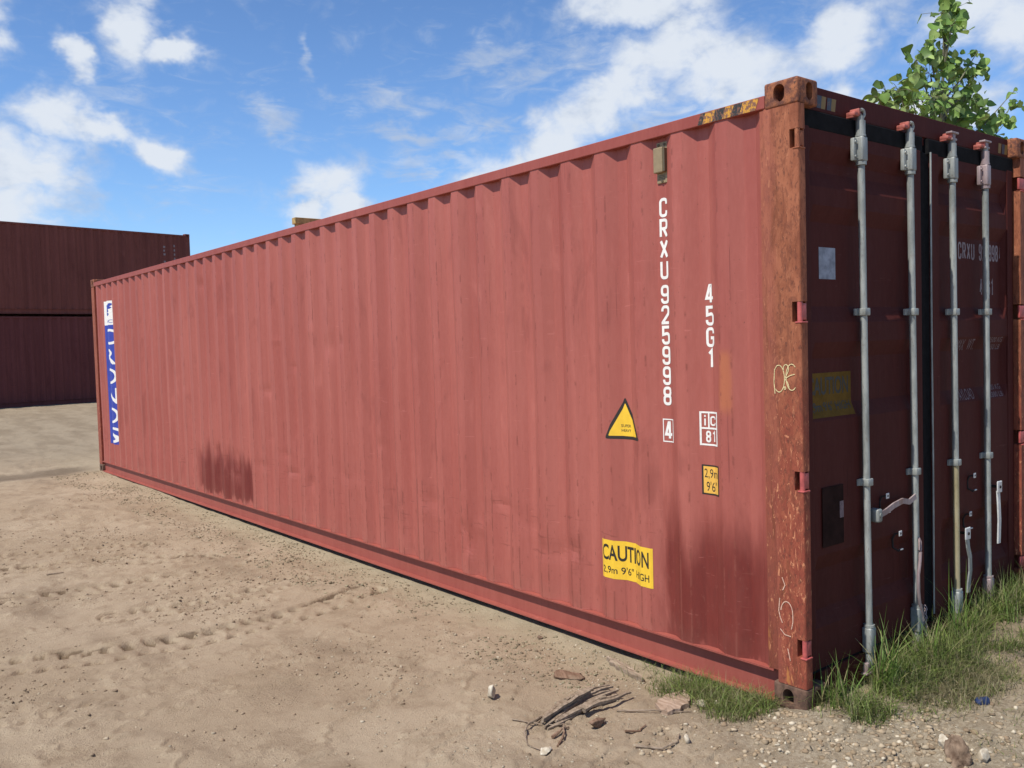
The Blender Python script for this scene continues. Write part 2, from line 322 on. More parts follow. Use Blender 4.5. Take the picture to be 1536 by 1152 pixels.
def wood_m(name, a0, a1):
    q, g, b = mat(name); c = g.coord(); f = g.noise(g.scl(c, 60, 6, 60), 1, 6, .65); h = g.noise(c, 9, 4, .6)
    col = g.mix(g.step(f, .32, .68), a0, a1); col = g.mix(g.m('MULTIPLY', g.step(h, .5, .75), .5), col, (.34, .27, .19))
    g.put(b.inputs['Base Color'], col); b.inputs['Roughness'].default_value = .9; b.inputs['Specular IOR Level'].default_value = .2
    g.put(b.inputs['Normal'], g.bump(f, .7, .006)); return q
M['bark'] = wood_m('rotten_bark', (.13, .075, .045), (.27, .17, .115)); M['greywood'] = wood_m('weathered_wood', (.17, .125, .085), (.34, .26, .19)); M['palewood'] = wood_m('pale_dusty_wood', (.28, .19, .13), (.42, .31, .23))
def stone_m(name, a0, a1, sc=30):
    q, g, b = mat(name); c = g.coord(); f = g.noise(c, sc, 6, .65); h = g.noise(c, sc * .3, 3, .5)
    g.put(b.inputs['Base Color'], g.mix(g.step(g.m('ADD', g.m('MULTIPLY', f, .6), g.m('MULTIPLY', h, .4)), .36, .62), a0, a1)); b.inputs['Roughness'].default_value = .9; b.inputs['Specular IOR Level'].default_value = .2
    g.put(b.inputs['Normal'], g.bump(f, .6, .006)); return q
M['stone'] = stone_m('pale_limestone', (.38, .31, .22), (.62, .56, .45)); M['brownstone'] = stone_m('brown_clod', (.10, .062, .040), (.27, .19, .13), 34)
M['bluep'] = simple('blue_plastic', (.02, .035, .10), .4, 0, .3, 20)

def tinted(name, rough=.8, trans=0.0, spec=.3, nb=0):
    q, g, b = mat(name); at = g.new('ShaderNodeAttribute', attribute_name='tint')
    col = at.outputs['Color']
    g.put(b.inputs['Base Color'], col); b.inputs['Roughness'].default_value = rough; b.inputs['Specular IOR Level'].default_value = spec
    if trans:
        tr = g.new('ShaderNodeBsdfTranslucent'); g.put(tr.inputs['Color'], g.mix(.5, col, (.16, .24, .03)))
        ms = g.new('ShaderNodeMixShader'); ms.inputs[0].default_value = trans
        g.link(b.outputs[0], ms.inputs[1]); g.link(tr.outputs[0], ms.inputs[2])
        out = [x for x in q.node_tree.nodes if x.type == 'OUTPUT_MATERIAL'][0]; g.link(ms.outputs[0], out.inputs[0])
    if nb: g.put(b.inputs['Normal'], g.bump(g.noise(g.coord(), nb, 4, .6), .5, .003))
    return q
M['grass'] = tinted('grass_blades', .55, .3); M['leaf'] = tinted('poplar_leaves', .5, .28, .4); M['pebble'] = tinted('pebbles', .95, 0, .15, 150)
M['trunk'] = simple('sapling_bark', (.16, .15, .09), .85, 0, .3, 30)

# ------------------------------------------------------------------ terrain height
T = rng.random((256, 256))
def vn(x, y):
    xi = np.floor(x).astype(int); yi = np.floor(y).astype(int); fx = x - xi; fy = y - yi
    fx = fx * fx * (3 - 2 * fx); fy = fy * fy * (3 - 2 * fy); g = lambda a, b: T[a & 255, b & 255]
    return (g(xi, yi) * (1 - fx) + g(xi + 1, yi) * fx) * (1 - fy) + (g(xi, yi + 1) * (1 - fx) + g(xi + 1, yi + 1) * fx) * fy
def fbm(x, y, o=4, gain=.5):
    s = 0; a = 1; t = 0
    for i in range(o): s = s + a * vn(x * 2 ** i + 17.3 * i, y * 2 ** i + 9.1 * i); t += a; a *= gain
    return s / t
def sst(v, a, b):
    t = np.clip((v - a) / (b - a), 0, 1); return t * t * (3 - 2 * t)
TRACKS = [([(-2.75, 3.42), (-2.24, 3.20), (-1.67, 3.13), (-1.2, 3.14), (-.70, 3.22), (-.42, 3.33)], .15, .125, 1.0),
          ([(-1.9, 4.0), (-1.35, 3.82), (-1.05, 3.86), (-.7, 4.0)], .14, .09, .8),
          ([(-2.4, 4.9), (-1.74, 4.80), (-1.3, 4.72), (-.73, 4.65)], .15, .12, .9),
          ([(-2.6, 6.1), (-2.0, 5.9), (-1.45, 5.62), (-.9, 5.24)], .15, .12, .9),
          ([(-2.3, 6.6), (-1.7, 6.4), (-1.2, 6.15)], .14, .10, .7), ([(-3.2, 2.5), (-2.6, 2.6), (-2.0, 2.55)], .15, .1, .25)]
def Hn(x, y):
    x = np.asarray(x, float); y = np.asarray(y, float)
    h = (fbm(x * .55, y * .55, 3) - .5) * .05 + (fbm(x * 2.3 + 5, y * 2.3, 4, .55) - .5) * .040
    rough = sst(fbm(x * .8 + 31, y * .8 + 3, 3), .42, .62)
    h += (fbm(x * 11 + 7, y * 11, 4, .6) - .5) * (.010 + .022 * rough)
    # ridge fragments / scraped crust
    rg = 1 - np.abs(fbm(x * 1.6 + 3, y * 3.2 + 11, 4, .55) * 2 - 1); h += sst(rg, .92, .99) * .014
    cr = np.abs(fbm(x * 7 + 40, y * 9, 3, .6) * 2 - 1); h -= (1 - sst(cr, 0, .06)) * .010 * rough; h += (fbm(x * 26, y * 26, 2) - .5) * .012 * sst(x, -.9, -.3)
    h = h * .8
    near = np.exp(-((x - 0) / .35) ** 2) * (y > 0)
    base = -.026 + .022 * sst(y, 7.5, 10.0) + .022 * sst(y, 10.0, 12.3) + (fbm(x * 6, y * 6, 3) - .5) * .02 * sst(y, 5, 8)
    under = sst(x, -.55, -.12) * sst(y, -.3, .3) * (1 - sst(y, 12.3, 13.2)) * (1 - sst(x, 2.6, 3.0))
    h = h * (1 - .75 * under) + base * under
    h += .25 * sst(y, 14, 29)
    h += .21 * np.exp(-(((x - 2.75) / .75) ** 2 + ((y + .28) / .42) ** 2)) + .07 * np.exp(-(((x - 1.5) / .7) ** 2 + ((y + .12) / .22) ** 2))
    h += .05 * np.exp(-(((x + 1.1) / .9) ** 2 + ((y - 9.6) / .8) ** 2)) - .06 * np.exp(-(((x + 1.6) / 1.4) ** 2 + ((y - 12.9) / .8) ** 2))
    dirt = np.exp(-(((x - .75) / .5) ** 2 + ((y + .62) / .2) ** 2)); h += .03 * dirt
    h += .035 * np.exp(-(((x - .02) / .30) ** 2 + ((y + .03) / .25) ** 2))
    cut = np.zeros(x.shape)
    for pts, wd, pit, amp in TRACKS:
        bd = np.full(x.shape, 9.); bs = np.zeros(x.shape); bt = np.zeros(x.shape); s0 = 0
        for (ax, ay), (bx, by) in zip(pts[:-1], pts[1:]):
            dx, dy = bx - ax, by - ay; ln = math.hypot(dx, dy); t = ((x - ax) * dx + (y - ay) * dy) / ln ** 2; tc = np.clip(t, 0, 1)
            sx = x - ax - tc * dx; sy = y - ay - tc * dy; d = np.hypot(sx, sy); sg = np.sign(dx * sy - dy * sx)
            k = d < bd; bd = np.where(k, d, bd); bs = np.where(k, s0 + tc * ln, bs); bt = np.where(k, sg * d, bt); s0 += ln
        inside = 1 - sst(bd, wd - .012, wd + .006)
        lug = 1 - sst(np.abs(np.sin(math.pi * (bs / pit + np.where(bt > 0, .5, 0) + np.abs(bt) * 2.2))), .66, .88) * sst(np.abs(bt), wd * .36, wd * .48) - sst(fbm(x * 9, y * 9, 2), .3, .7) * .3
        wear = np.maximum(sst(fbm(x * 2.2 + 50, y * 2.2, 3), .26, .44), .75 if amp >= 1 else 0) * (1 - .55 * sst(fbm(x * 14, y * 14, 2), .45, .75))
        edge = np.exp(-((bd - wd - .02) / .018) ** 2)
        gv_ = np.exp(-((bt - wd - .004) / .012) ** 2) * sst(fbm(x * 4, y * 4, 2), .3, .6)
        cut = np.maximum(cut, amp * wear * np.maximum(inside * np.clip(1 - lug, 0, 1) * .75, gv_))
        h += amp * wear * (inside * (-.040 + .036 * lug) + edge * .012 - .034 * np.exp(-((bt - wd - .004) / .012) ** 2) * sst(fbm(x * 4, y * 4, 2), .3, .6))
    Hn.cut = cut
    return h
def H(x, y): return float(Hn(np.array([x]), np.array([y]))[0])

# ground: one sheet, fine where the photograph looks, coarse elsewhere, out to the horizon
ctr = math.degrees(math.atan2(f_.x, f_.y)); angs = np.r_[np.arange(ctr - 33, ctr + 33, .12), np.arange(ctr + 33, ctr + 327, 2.0)]
rads = [.5]
while rads[-1] < 45: rads.append(rads[-1] * (1.0034 if 2.2 < rads[-1] < 14 else 1.007 if rads[-1] > 14 else 1.02))
while rads[-1] < 2500: rads.append(rads[-1] * 1.12)
rads = np.array(rads); A, RR = np.meshgrid(np.radians(angs), rads)
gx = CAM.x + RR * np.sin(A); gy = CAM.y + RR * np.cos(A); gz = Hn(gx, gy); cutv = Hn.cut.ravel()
na, nr = len(angs), len(rads)
V = np.c_[gx.ravel(), gy.ravel(), gz.ravel()]; V = np.r_[V, [[CAM.x, CAM.y, H(CAM.x, CAM.y)]]]
i, j = np.meshgrid(np.arange(nr - 1), np.arange(na), indexing='ij'); j2 = (j + 1) % na
F = np.c_[(i * na + j).ravel(), ((i + 1) * na + j).ravel(), ((i + 1) * na + j2).ravel(), (i * na + j2).ravel()]
def ground_m():
    q, g, b = mat('sandy_dirt'); c = g.coord(); x, y, z = g.sep(c)
    n1 = g.noise(c, .7, 5, .6); n2 = g.noise(c, 4.5, 7, .65); n3 = g.noise(c, 45, 6, .7); n4 = g.noise(g.scl(c, 1, .35, 1), 2.0, 5, .6, .5)
    col = g.mix(g.step(n1, .3, .7), (.330, .248, .165), (.410, .322, .224))
    col = g.mix(g.m('MULTIPLY', g.step(n2, .48, .66), .65), col, (.265, .195, .128))
    col = g.mix(g.m('MULTIPLY', g.step(n4, .52, .70), .62), col, (.225, .165, .11))
    col = g.mix(g.m('MULTIPLY', g.step(n3, .55, .75), .6), col, (.15, .105, .07))
    col = g.mix(g.m('MULTIPLY', g.step(n3, .22, .42, 1, 0), .45), col, (.40, .325, .235))
    gw = g.vm('ADD', c, g.vm('SCALE', g.vm('SUBTRACT', g.noise(c, 30, 2, .5, col=True), (.5, .5, .5)), .02))
    v1 = g.vor(gw, 75); v2 = g.vor(gw, 190); pk = g.step(g.noise(c, 3.2, 4, .6), .40, .62)
    col = g.mix(g.m('MULTIPLY', g.m('MULTIPLY', g.step(v1, .16, .26, 1, 0), pk), .45), col, (.175, .122, .078))
    col = g.mix(g.m('MULTIPLY', g.step(v2, .12, .22, 1, 0), .32), col, g.mix(g.step(g.noise(c, 90, 1, .5), .42, .58), (.15, .108, .07), (.50, .41, .30)))
    # grey green silt along the side of the container
    e = g.m('ADD', x, g.m('MULTIPLY', g.m('SUBTRACT', n2, .5), .6))
    k = g.m('MULTIPLY', g.step(e, -.42, -.10), g.step(y, 0.2, 1.2)); k = g.m('MULTIPLY', k, g.step(y, 6.5, 10, 1, .35))
    col = g.mix(g.m('MULTIPLY', k, .62), col, g.mix(g.step(n2, .35, .65), (.30, .25, .16), (.43, .365, .245)))
    far = g.step(y, 11.5, 17); col = g.mix(g.m('MULTIPLY', far, .75), col, g.mix(g.step(n4, .35, .65), (.21, .163, .113), (.31, .25, .178)))
    wet = g.m('MULTIPLY', g.step(g.m('ADD', g.m('ABSOLUTE', g.m('SUBTRACT', y, 12.9)), g.m('MULTIPLY', n1, 1.2)), .75, 1.3, 1, 0), g.step(x, -.3, .2, 1, 0)); col = g.mix(g.m('MULTIPLY', wet, .6), col, (.10, .072, .05))
    # gravelly soil by the near corner
    d = g.vm('DISTANCE', g.scl(c, 1, 1, 0), (.15, -.35, 0)); k = g.step(g.m('ADD', d, g.m('MULTIPLY', n2, .6)), .7, 1.6, 1, 0)
    gv = g.vor(c, 70, out='Color'); gvs = g.sep(gv)[0]
    col = g.mix(g.m('MULTIPLY', k, .6), col, g.mix(gvs, (.17, .135, .088), (.37, .32, .235)))
    at = g.new('ShaderNodeAttribute', attribute_name='subsoil_shade'); col = g.mix(g.m('MULTIPLY', g.step(g.m('ADD', at.outputs['Fac'], g.m('MULTIPLY', g.m('SUBTRACT', n3, .5), .5)), .22, .62), .75), col, (.13, .088, .055))  # tread cuts: darker subsoil plus their shadow painted into the colour
    g.put(b.inputs['Base Color'], col); b.inputs['Roughness'].default_value = .95; b.inputs['Specular IOR Level'].default_value = .12
    g.put(b.inputs['Normal'], g.bump(g.m('ADD', g.m('ADD', g.m('MULTIPLY', n3, .9), g.m('MULTIPLY', g.m('MULTIPLY', g.m('SUBTRACT', 1.0, v1), .4), pk)), g.m('ADD', g.noise(c, 160, 4, .7), g.m('MULTIPLY', n2, .8))), 1.0, .0075))
    return q
M['ground'] = ground_m()
gr = np_mesh('ground', V, F, M['ground'], smooth=True)
bm = bmesh.new(); bm.from_mesh(gr.data); bm.verts.ensure_lookup_table(); cv = bm.verts[len(V) - 1]
for jj in range(na): bm.faces.new((cv, bm.verts[jj], bm.verts[(jj + 1) % na]))
bmesh.ops.recalc_face_normals(bm, faces=bm.faces); bm.to_mesh(gr.data); bm.free()
if gr.data.polygons[0].normal.z < 0: gr.data.flip_normals()
at_ = gr.data.attributes.new('subsoil_shade', 'FLOAT', 'POINT'); at_.data.foreach_set('value', np.r_[cutv, [0.0]].astype(np.float32))
tag(gr, 'sandy brown dirt yard with tyre tracks', kind='structure')

# ------------------------------------------------------------------ container geometry
LEN, WID, HGT = 12.192, 2.438, 2.896
PIT = .2797; Y0 = .464
def prof(y):
    t = (y - Y0) % PIT
    if t < .068: return .036 * t / .068
    if t < .138: return .036
    if t < .206: return .036 * (1 - (t - .138) / .068)
    return 0.0
DENTS = [(4.60, 1.77, .09, .10, .012), (4.38, 1.80, .05, .05, .010), (2.63, .40, .035, .10, .018), (2.50, .50, .06, .05, -.008), (1.85, .47, .05, .06, .008), (3.1, .62, .12, .06, .006), (6.1, .62, .15, .05, .006), (7.6, 2.5, .07, .06, .008), (9.5, .8, .5, .3, .010), (5.2, 1.0, .6, .5, .010), (2.2, 1.5, .7, .5, .006)]
_g = np.random.default_rng(55)
for _k in range(34): DENTS.append((_g.uniform(1.4, 8.5), _g.choice([_g.uniform(.40, .72), _g.uniform(.3, 2.4)], p=[.7, .3]), _g.uniform(.04, .11), _g.uniform(.025, .07), _g.uniform(.004, .010) * _g.choice([1, 1, -.6])))
DENTS = [tuple(map(float, d_)) for d_ in DENTS]
def dent(y, z):
    d = .0022 * math.sin(y * 1.7 + 1) * math.sin(z * 2.1 + y * .6) + .0014 * math.sin(y * 5.3 + z * 3.1)
    for (a, b, ra, rb, k) in DENTS:
        e = ((y - a) / ra) ** 2 + ((z - b) / rb) ** 2
        if e < 9: d += k * math.exp(-e)
    return d * min(1, max(0, (z - .19) / .15)) * min(1, max(0, (2.79 - z) / .15))
PX = .0055
def wallx(y, z): return PX + prof(y) + dent(y, z)
def breaks(a, b, sub=1):
    ks = []; k0 = math.floor((a - Y0) / PIT) - 1
    while Y0 + k0 * PIT < b + PIT:
        for t in (0, .068, .138, .206): ks.append(Y0 + k0 * PIT + t)
        k0 += 1
    ks = [a] + [k for k in ks if a + 1e-4 < k < b - 1e-4] + [b]
    out = []
    for p, q in zip(ks[:-1], ks[1:]):
        for s in range(sub): out.append(p + (q - p) * s / sub)
    return out + [b]
def side_mesh(zs0=.172, zs1=2.80, dents=True, nz=48, sub=2):
    ys = breaks(.13, LEN - .10, sub); zs = [zs0 + (zs1 - zs0) * k / nz for k in range(nz + 1)]
    mb = MB(); mb.v = [((wallx(y, z) if dents else PX + prof(y)), y, z) for y in ys for z in zs]
    k = nz + 1; mb.f = [(a * k + c, a * k + c + 1, (a + 1) * k + c + 1, (a + 1) * k + c) for a in range(len(ys) - 1) for c in range(nz)]; mb.mi = [0] * len(mb.f)
    return mb

def boolean_cast():
    """corner casting 178 x 162 x 118 with rounded edges and three real openings; occupies x 0..162, y 0..178, z 0..118"""
    def mk(bm, nm):
        me = bpy.data.meshes.new(nm); bm.to_mesh(me); bm.free(); o = bpy.data.objects.new(nm, me); COL.objects.link(o); return o
    bm = bmesh.new(); bmesh.ops.create_cube(bm, size=1)
    for v in bm.verts: v.co = Vector((.081 + v.co.x * .162, .089 + v.co.y * .178, .059 + v.co.z * .118))
    bmesh.ops.bevel(bm, geom=bm.edges[:], offset=.011, segments=3, profile=.5, affect='EDGES'); A_ = mk(bm, 'tmp_a')
    def obround(cu, cv, hw, hh, d, axis):
        bm = bmesh.new(); ring = []
        for k in range(32):
            t = 2 * math.pi * k / 32; c, s = math.cos(t), math.sin(t); rr = min(hw, hh)
            u = cu + rr * c + (hw - rr) * (1 if c > 0 else -1 if c < 0 else 0); v = cv + rr * s + (hh - rr) * (1 if s > 1e-9 else -1 if s < -1e-9 else 0)
            ring.append((u, v))
        def P(u, v, w_): return {'x': (w_, u, v), 'y': (u, w_, v), 'z': (u, v, w_)}[axis]
        a = [bm.verts.new(P(u, v, d[0])) for u, v in ring]; b = [bm.verts.new(P(u, v, d[1])) for u, v in ring]
        bm.faces.new(a); bm.faces.new(b[::-1])
        for k in range(32): bm.faces.new((a[k], b[k], b[(k + 1) % 32], a[(k + 1) % 32]))
        bmesh.ops.recalc_face_normals(bm, faces=bm.faces); return mk(bm, 'tmp_b')
    cuts = [obround(.097, .057, .029, .040, (-.02, .07), 'x'), obround(.093, .057, .026, .040, (-.02, .07), 'y')]
    for c_ in cuts:
        md = A_.modifiers.new('b', 'BOOLEAN'); md.operation = 'DIFFERENCE'; md.object = c_; md.solver = 'EXACT'
    dg = bpy.context.evaluated_depsgraph_get(); me = bpy.data.meshes.new_from_object(A_.evaluated_get(dg))
    for o in cuts + [A_]: bpy.data.objects.remove(o)
    try: me.set_sharp_from_angle(angle=R(35))
    except Exception: pass
    me.polygons.foreach_set('use_smooth', [True] * len(me.polygons))
    for p in me.polygons:
        q = p.center
        p.material_index = 1 if (.012 < q.x < .15 and .012 < q.y < .166 and .013 < q.z < .105) else 0  # opening walls take the dark material: recess shade painted in
    return me
CAST = boolean_cast()
def inner_dark(me, a, b): return me
def castings(root, H_=HGT, mup=None, mlo=None):
    outs = []
    for ix in (0, 1):
        for iy in (0, 1):
            for iz in (0, 1):
                me = CAST.copy(); me.materials.clear(); me.materials.append((mup or M['cast']) if iz else (mlo or M['castlow'])); me.materials.append(M['hole'])
                S = Matrix.Diagonal((-1 if ix else 1, -1 if iy else 1, -1 if iz else 1, 1)); me.transform(S)
                if (ix + iy + iz) % 2: me.flip_normals()
                o = bpy.data.objects.new('corner_casting', me); COL.objects.link(o); o.parent = root
                o.location = (WID if ix else 0, LEN if iy else 0, H_ if iz else 0); outs.append(o)
    return outs

def mirror_x(mb):
    r = MB(); r.v = [(WID - x, y, z) for x, y, z in mb.v]; r.f = [f[::-1] for f in mb.f]; r.mi = mb.mi[:]; return r
def bottom_rail():
    mb = MB(); a, b = .176, LEN - .176
    mb.box(.0005, .040, a, b, .162, .171)                       # top flange
    mb.box(.040, .046, a, b, .020, .171)                        # web
    mb.box(-.004, .040, a, b, .017, .025)                       # bottom flange
    return mb
def top_rail():
    mb = MB(); a, b = .176, LEN - .176
    mb.bbox(0, .058, a, b, 2.786, 2.846, .004); return mb

def base_shell(root, ms, mrail, mpost, mcastup, mcastlo, dents, postcuts, full):
    side = side_mesh(dents=dents, nz=96 if dents else 6, sub=2 if dents else 1)
    side.build('side_panel', ms, root, smooth=False, fix=False); mirror_x(side).build('side_panel', ms, root, fix=False)
    bottom_rail().build('bottom_rail', mrail, root); mirror_x(bottom_rail()).build('bottom_rail', mrail, root)
    top_rail().build('top_rail', mrail, root); mirror_x(top_rail()).build('top_rail', mrail, root)
    # roof: corrugated across, sits between the rails
    mb = MB(); ys = []; yy = .30
    while yy < LEN - .3: ys += [(yy, 2.826), (yy + .09, 2.826), (yy + .11, 2.843), (yy + .19, 2.843)]; yy += .21
    ys = [(.115, 2.826)] + ys + [(LEN - .06, 2.826)]
    for (y, z) in ys: mb.v += [(.05 if .2 < y < LEN - .2 else .17, y, z), (WID - (.05 if .2 < y < LEN - .2 else .17), y, z)]
    mb.f = [(2 * k, 2 * k + 1, 2 * k + 3, 2 * k + 2) for k in range(len(ys) - 1)]; mb.mi = [0] * len(mb.f)
    mb.build('roof_panel', mrail, root, fix=False)
    MB().box(.05, WID - .05, .12, LEN - .08, .13, .17).build('floor', M['floor'], root)
    for k in range(30):
        y = .45 + k * .39; MB().box(.048, WID - .048, y, y + .045, .03, .128).build('cross_member', mrail, root)
    # far end wall with vertical corrugation
    mb = MB(); xs = [.10]; x = .14
    while x < WID - .3: xs += [x, x + .05, x + .15, x + .20]; x += .25
    xs.append(WID - .10); dd = [0] + [0, 1, 1, 0] * 60
    for k, x in enumerate(xs): mb.v += [(x, LEN - .012 - .036 * dd[k], .16), (x, LEN - .012 - .036 * dd[k], 2.80)]
    mb.f = [(2 * k, 2 * k + 1, 2 * k + 3, 2 * k + 2) for k in range(len(xs) - 1)]; mb.mi = [0] * len(mb.f)
    mb.build('end_panel', ms, root, fix=False)
    MB().bbox(.163, WID - .163, LEN - .06, LEN - .004, 2.79, 2.87, .004).build('end_header', mrail, root)
    MB().bbox(.163, WID - .163, LEN - .06, LEN - .004, .02, .165, .004).build('end_sill', mrail, root)
    for sx in (0, 1):                                            # far posts
        mb = MB(); x0 = .003; mb.bbox(x0, .075, LEN - .150, LEN - .003, .1182, HGT - .1182, .006)
        if sx: mb = mirror_x(mb)
        mb.build('corner_post', mpost, root)
    castings(root, HGT, mcastup, mcastlo)

main = empty('shipping_container')
tag(main, 'long faded red high cube shipping container with rusty corner posts, nearest in the yard', 'shipping container')
base_shell(main, M['side'], M['rail'], M['post'], M['cast'], M['castlow'], True, True, True)

# near corner posts, with hinge notches
NOTCH = [(.262, .345), (1.034, 1.122), (1.803, 1.894), (2.582, 2.666)]
def near_post(sx):
    mb = MB()
    zt, zb = HGT - .1182, .1182
    mb.box(.0015, .060, .046, .150, zb, zt)
    # folded outer lip where the side panel is welded on
    mb.bbox(.003, .012, .150, .205, .172, zt, .002)
    z = zb; x1 = .052 if not sx else .12
    for a, b in NOTCH + [(zt, zt)]:
        sec = [(.0015, .046), (.0015, .0085), (.0030, .0045), (.0058, .0020), (.0095, .0010), (x1, .0010), (x1, .046)]; kk = len(sec)
        mb.add([(p, q, zz) for zz in (z, a) for p, q in sec], [tuple(range(kk)), tuple(range(kk, 2 * kk))[::-1]] + [(t_, (t_ + 1) % kk, kk + (t_ + 1) % kk, kk + t_) for t_ in range(kk)]); z = b
    mb.box(.052, .060, .010, .046, zb + .01, zt - .01)
    if sx: mb = mirror_x(mb)
    o = mb.build('corner_post', M['post'], main, smooth=True)
    for a, b in NOTCH:
        h = MB(); h.tube([(.0135, .0135, a + .001), (.0135, .0135, b - .001)], .0118, 14)
        h.bbox(.0145, .052 if not sx else .125, .004, .018, a + .008, b - .008, .003)
        h.bbox(-.0015, .050 if not sx else .12, -.004, .030, a - .006, a + .0010, .002)
        if sx: h = mirror_x(h)
        h.build('hinge', M['post'] if a > 2.5 and not sx else M['pink'], o, smooth=True)
    return o
near_post(0); near_post(1)

# strokes -> ribbon polygons
def arc(cx, cy, rx, ry, a0, a1, n_=7): return [(cx + rx * math.cos(R(a0 + (a1 - a0) * k / n_)), cy + ry * math.sin(R(a0 + (a1 - a0) * k / n_))) for k in range(n_ + 1)]
W_, RO = .50, .20
def glyph(ch):
    w, r = W_, RO; c = w - r
    S = {'C': [[(w, .70)] + arc(c, 1 - r, r, r, 0, 90) + arc(r, 1 - r, r, r, 90, 180) + arc(r, r, r, r, 180, 270) + arc(c, r, r, r, 270, 360) + [(w, .30)]],
         'R': [[(0, 0), (0, 1), (c, 1)] + arc(c, 1 - r, r, r, 90, 0)[1:] + [(w, .66)] + arc(c, .66, r, .18, 0, -90)[1:] + [(.02, .48)], [(c - .06, .46), (w, 0)]],
         'X': [[(0, 0), (w, 1)], [(0, 1), (w, 0)]],
         'U': [[(0, 1)] + arc(r, r, r, r, 180, 270) + arc(c, r, r, r, 270, 360) + [(w, 1)]],
         '9': [[(w, .62)] + [(w, 1 - r)] + arc(c, 1 - r, r, r, 0, 90) + arc(r, 1 - r, r, r, 90, 180) + arc(r, .46 + r * .9, r, r * .9, 180, 270) + [(c, .46)] + arc(c, .46 + r * .9, r, r * .9, 270, 350)[1:]], '': []}
    S['9'].append([(w, .66)] + arc(c, r, r, r, 0, -90) + arc(r, r, r, r, 270, 180) + [(0, .25)])
    S['2'] = [[(0, .72)] + arc(r, 1 - r, r, r, 180, 90) + arc(c, 1 - r, r, r, 90, 0) + [(w, .66), (w - .03, .56), (0, .02), (0, 0), (w, 0)]]
    S['5'] = [[(w, 1), (.02, 1), (.02, .54), (c, .60)] + arc(c, .60 - r, r, r, 90, 0)[1:] + arc(c, r, r, r, 0, -90) + arc(r, r, r, r, 270, 180) + [(0, .25)]]
    S['8'] = [arc(c, 1 - r, r, r, 0, 90) + arc(r, 1 - r, r, r, 90, 180) + arc(r, .54 + r * .8, r, r * .8, 180, 270) + arc(c, .54 + r * .8, r, r * .8, 270, 360) + [(w, 1 - r)],
              arc(c, .5 - r * .8, r, r * .8, 0, 90)[::1] + arc(r, .5 - r * .8, r, r * .8, 90, 180) + arc(r, r, r, r, 180, 270) + arc(c, r, r, r, 270, 360) + [(w, .5 - r * .8)]]
    S['4'] = [[(c + .02, 0), (c + .02, 1), (c - .06, 1), (0, .26), (w + .04, .26)]]
    S['G'] = [[(w, .72)] + arc(c, 1 - r, r, r, 0, 90) + arc(r, 1 - r, r, r, 90, 180) + arc(r, r, r, r, 180, 270) + arc(c, r, r, r, 270, 360) + [(w, .46), (c - .05, .46)]]
    S['1'] = [[(.12, .80), (.30, 1), (.30, 0)]]
    S['6'] = [[(1.0 * w - x, 1 - y) for x, y in p] for p in S['9']]
    S['0'] = [[(0, .5), (0, 1 - r)] + arc(r, 1 - r, r, r, 180, 90)[1:] + arc(c, 1 - r, r, r, 90, 0) + arc(c, r, r, r, 0, -90) + arc(r, r, r, r, 270, 180) + [(0, .5)]]
    return S[ch]
def ribbon(poly, t):
    P = [Vector(p) for p in poly]; Q = [P[0]]
    for p in P[1:]:
        if (p - Q[-1]).length > 1e-4: Q.append(p)
    P = Q; vs = []
    for i_ in range(len(P)):
        a = (P[i_] - P[i_ - 1]).normalized() if i_ else None; b = (P[i_ + 1] - P[i_]).normalized() if i_ < len(P) - 1 else None
        if a is None: a = b
        if b is None: b = a
        nrm = Vector((-(a + b).y, (a + b).x)).normalized() if (a + b).length > 1e-3 else Vector((-a.y, a.x))
        k = 1 / max(.45, nrm.dot(Vector((-a.y, a.x)))); vs += [P[i_] + nrm * t / 2 * k, P[i_] - nrm * t / 2 * k]
    return vs, [(2 * k, 2 * k + 1, 2 * k + 3, 2 * k + 2) for k in range(len(P) - 1)]
def glyph2d(ch, u0, v0, w, h, t=.15, lay=0.0):
    """glyph quads in u,v with its layer; w,h real size"""
    out = []
    for k, st in enumerate(glyph(ch)):
        vs, fs = ribbon([(u0 + t * h / 2 + p[0] / W_ * (w - t * h), v0 + t * h / 2 + p[1] * (h - t * h)) for p in st], t * h)
        out.append((vs, fs, lay + .0003 * k))
    return out
_tc = {}
def text2d(s, u0, v0, w, h, bold=0.0, lay=0.0):
    key = (s, bold)
    if key not in _tc:
        cu = bpy.data.curves.new('t', 'FONT'); cu.body = s; cu.offset = bold; cu.resolution_u = 4
        o = bpy.data.objects.new('t', cu); COL.objects.link(o); dg = bpy.context.evaluated_depsgraph_get(); dg.update()
        me = bpy.data.meshes.new_from_object(o.evaluated_get(dg)); vs = [v.co.to_2d() for v in me.vertices]; fs = [tuple(p.vertices) for p in me.polygons]
        bpy.data.objects.remove(o); bpy.data.meshes.remove(me); _tc[key] = (vs, fs)
    vs, fs = _tc[key]; x0 = min(v.x for v in vs); x1 = max(v.x for v in vs); y0 = min(v.y for v in vs); y1 = max(v.y for v in vs)
    return [([(u0 + (v.x - x0) / (x1 - x0) * w, v0 + (v.y - y0) / (y1 - y0) * h) for v in vs], fs, lay)]
def rect2d(u0, v0, u1, v1, lay=0.0): return [([(u0, v0), (u1, v0), (u1, v1), (u0, v1)], [(0, 1, 2, 3)], lay)]
def poly2d(p, lay=0.0): return [(p, [tuple(range(len(p)))], lay)]

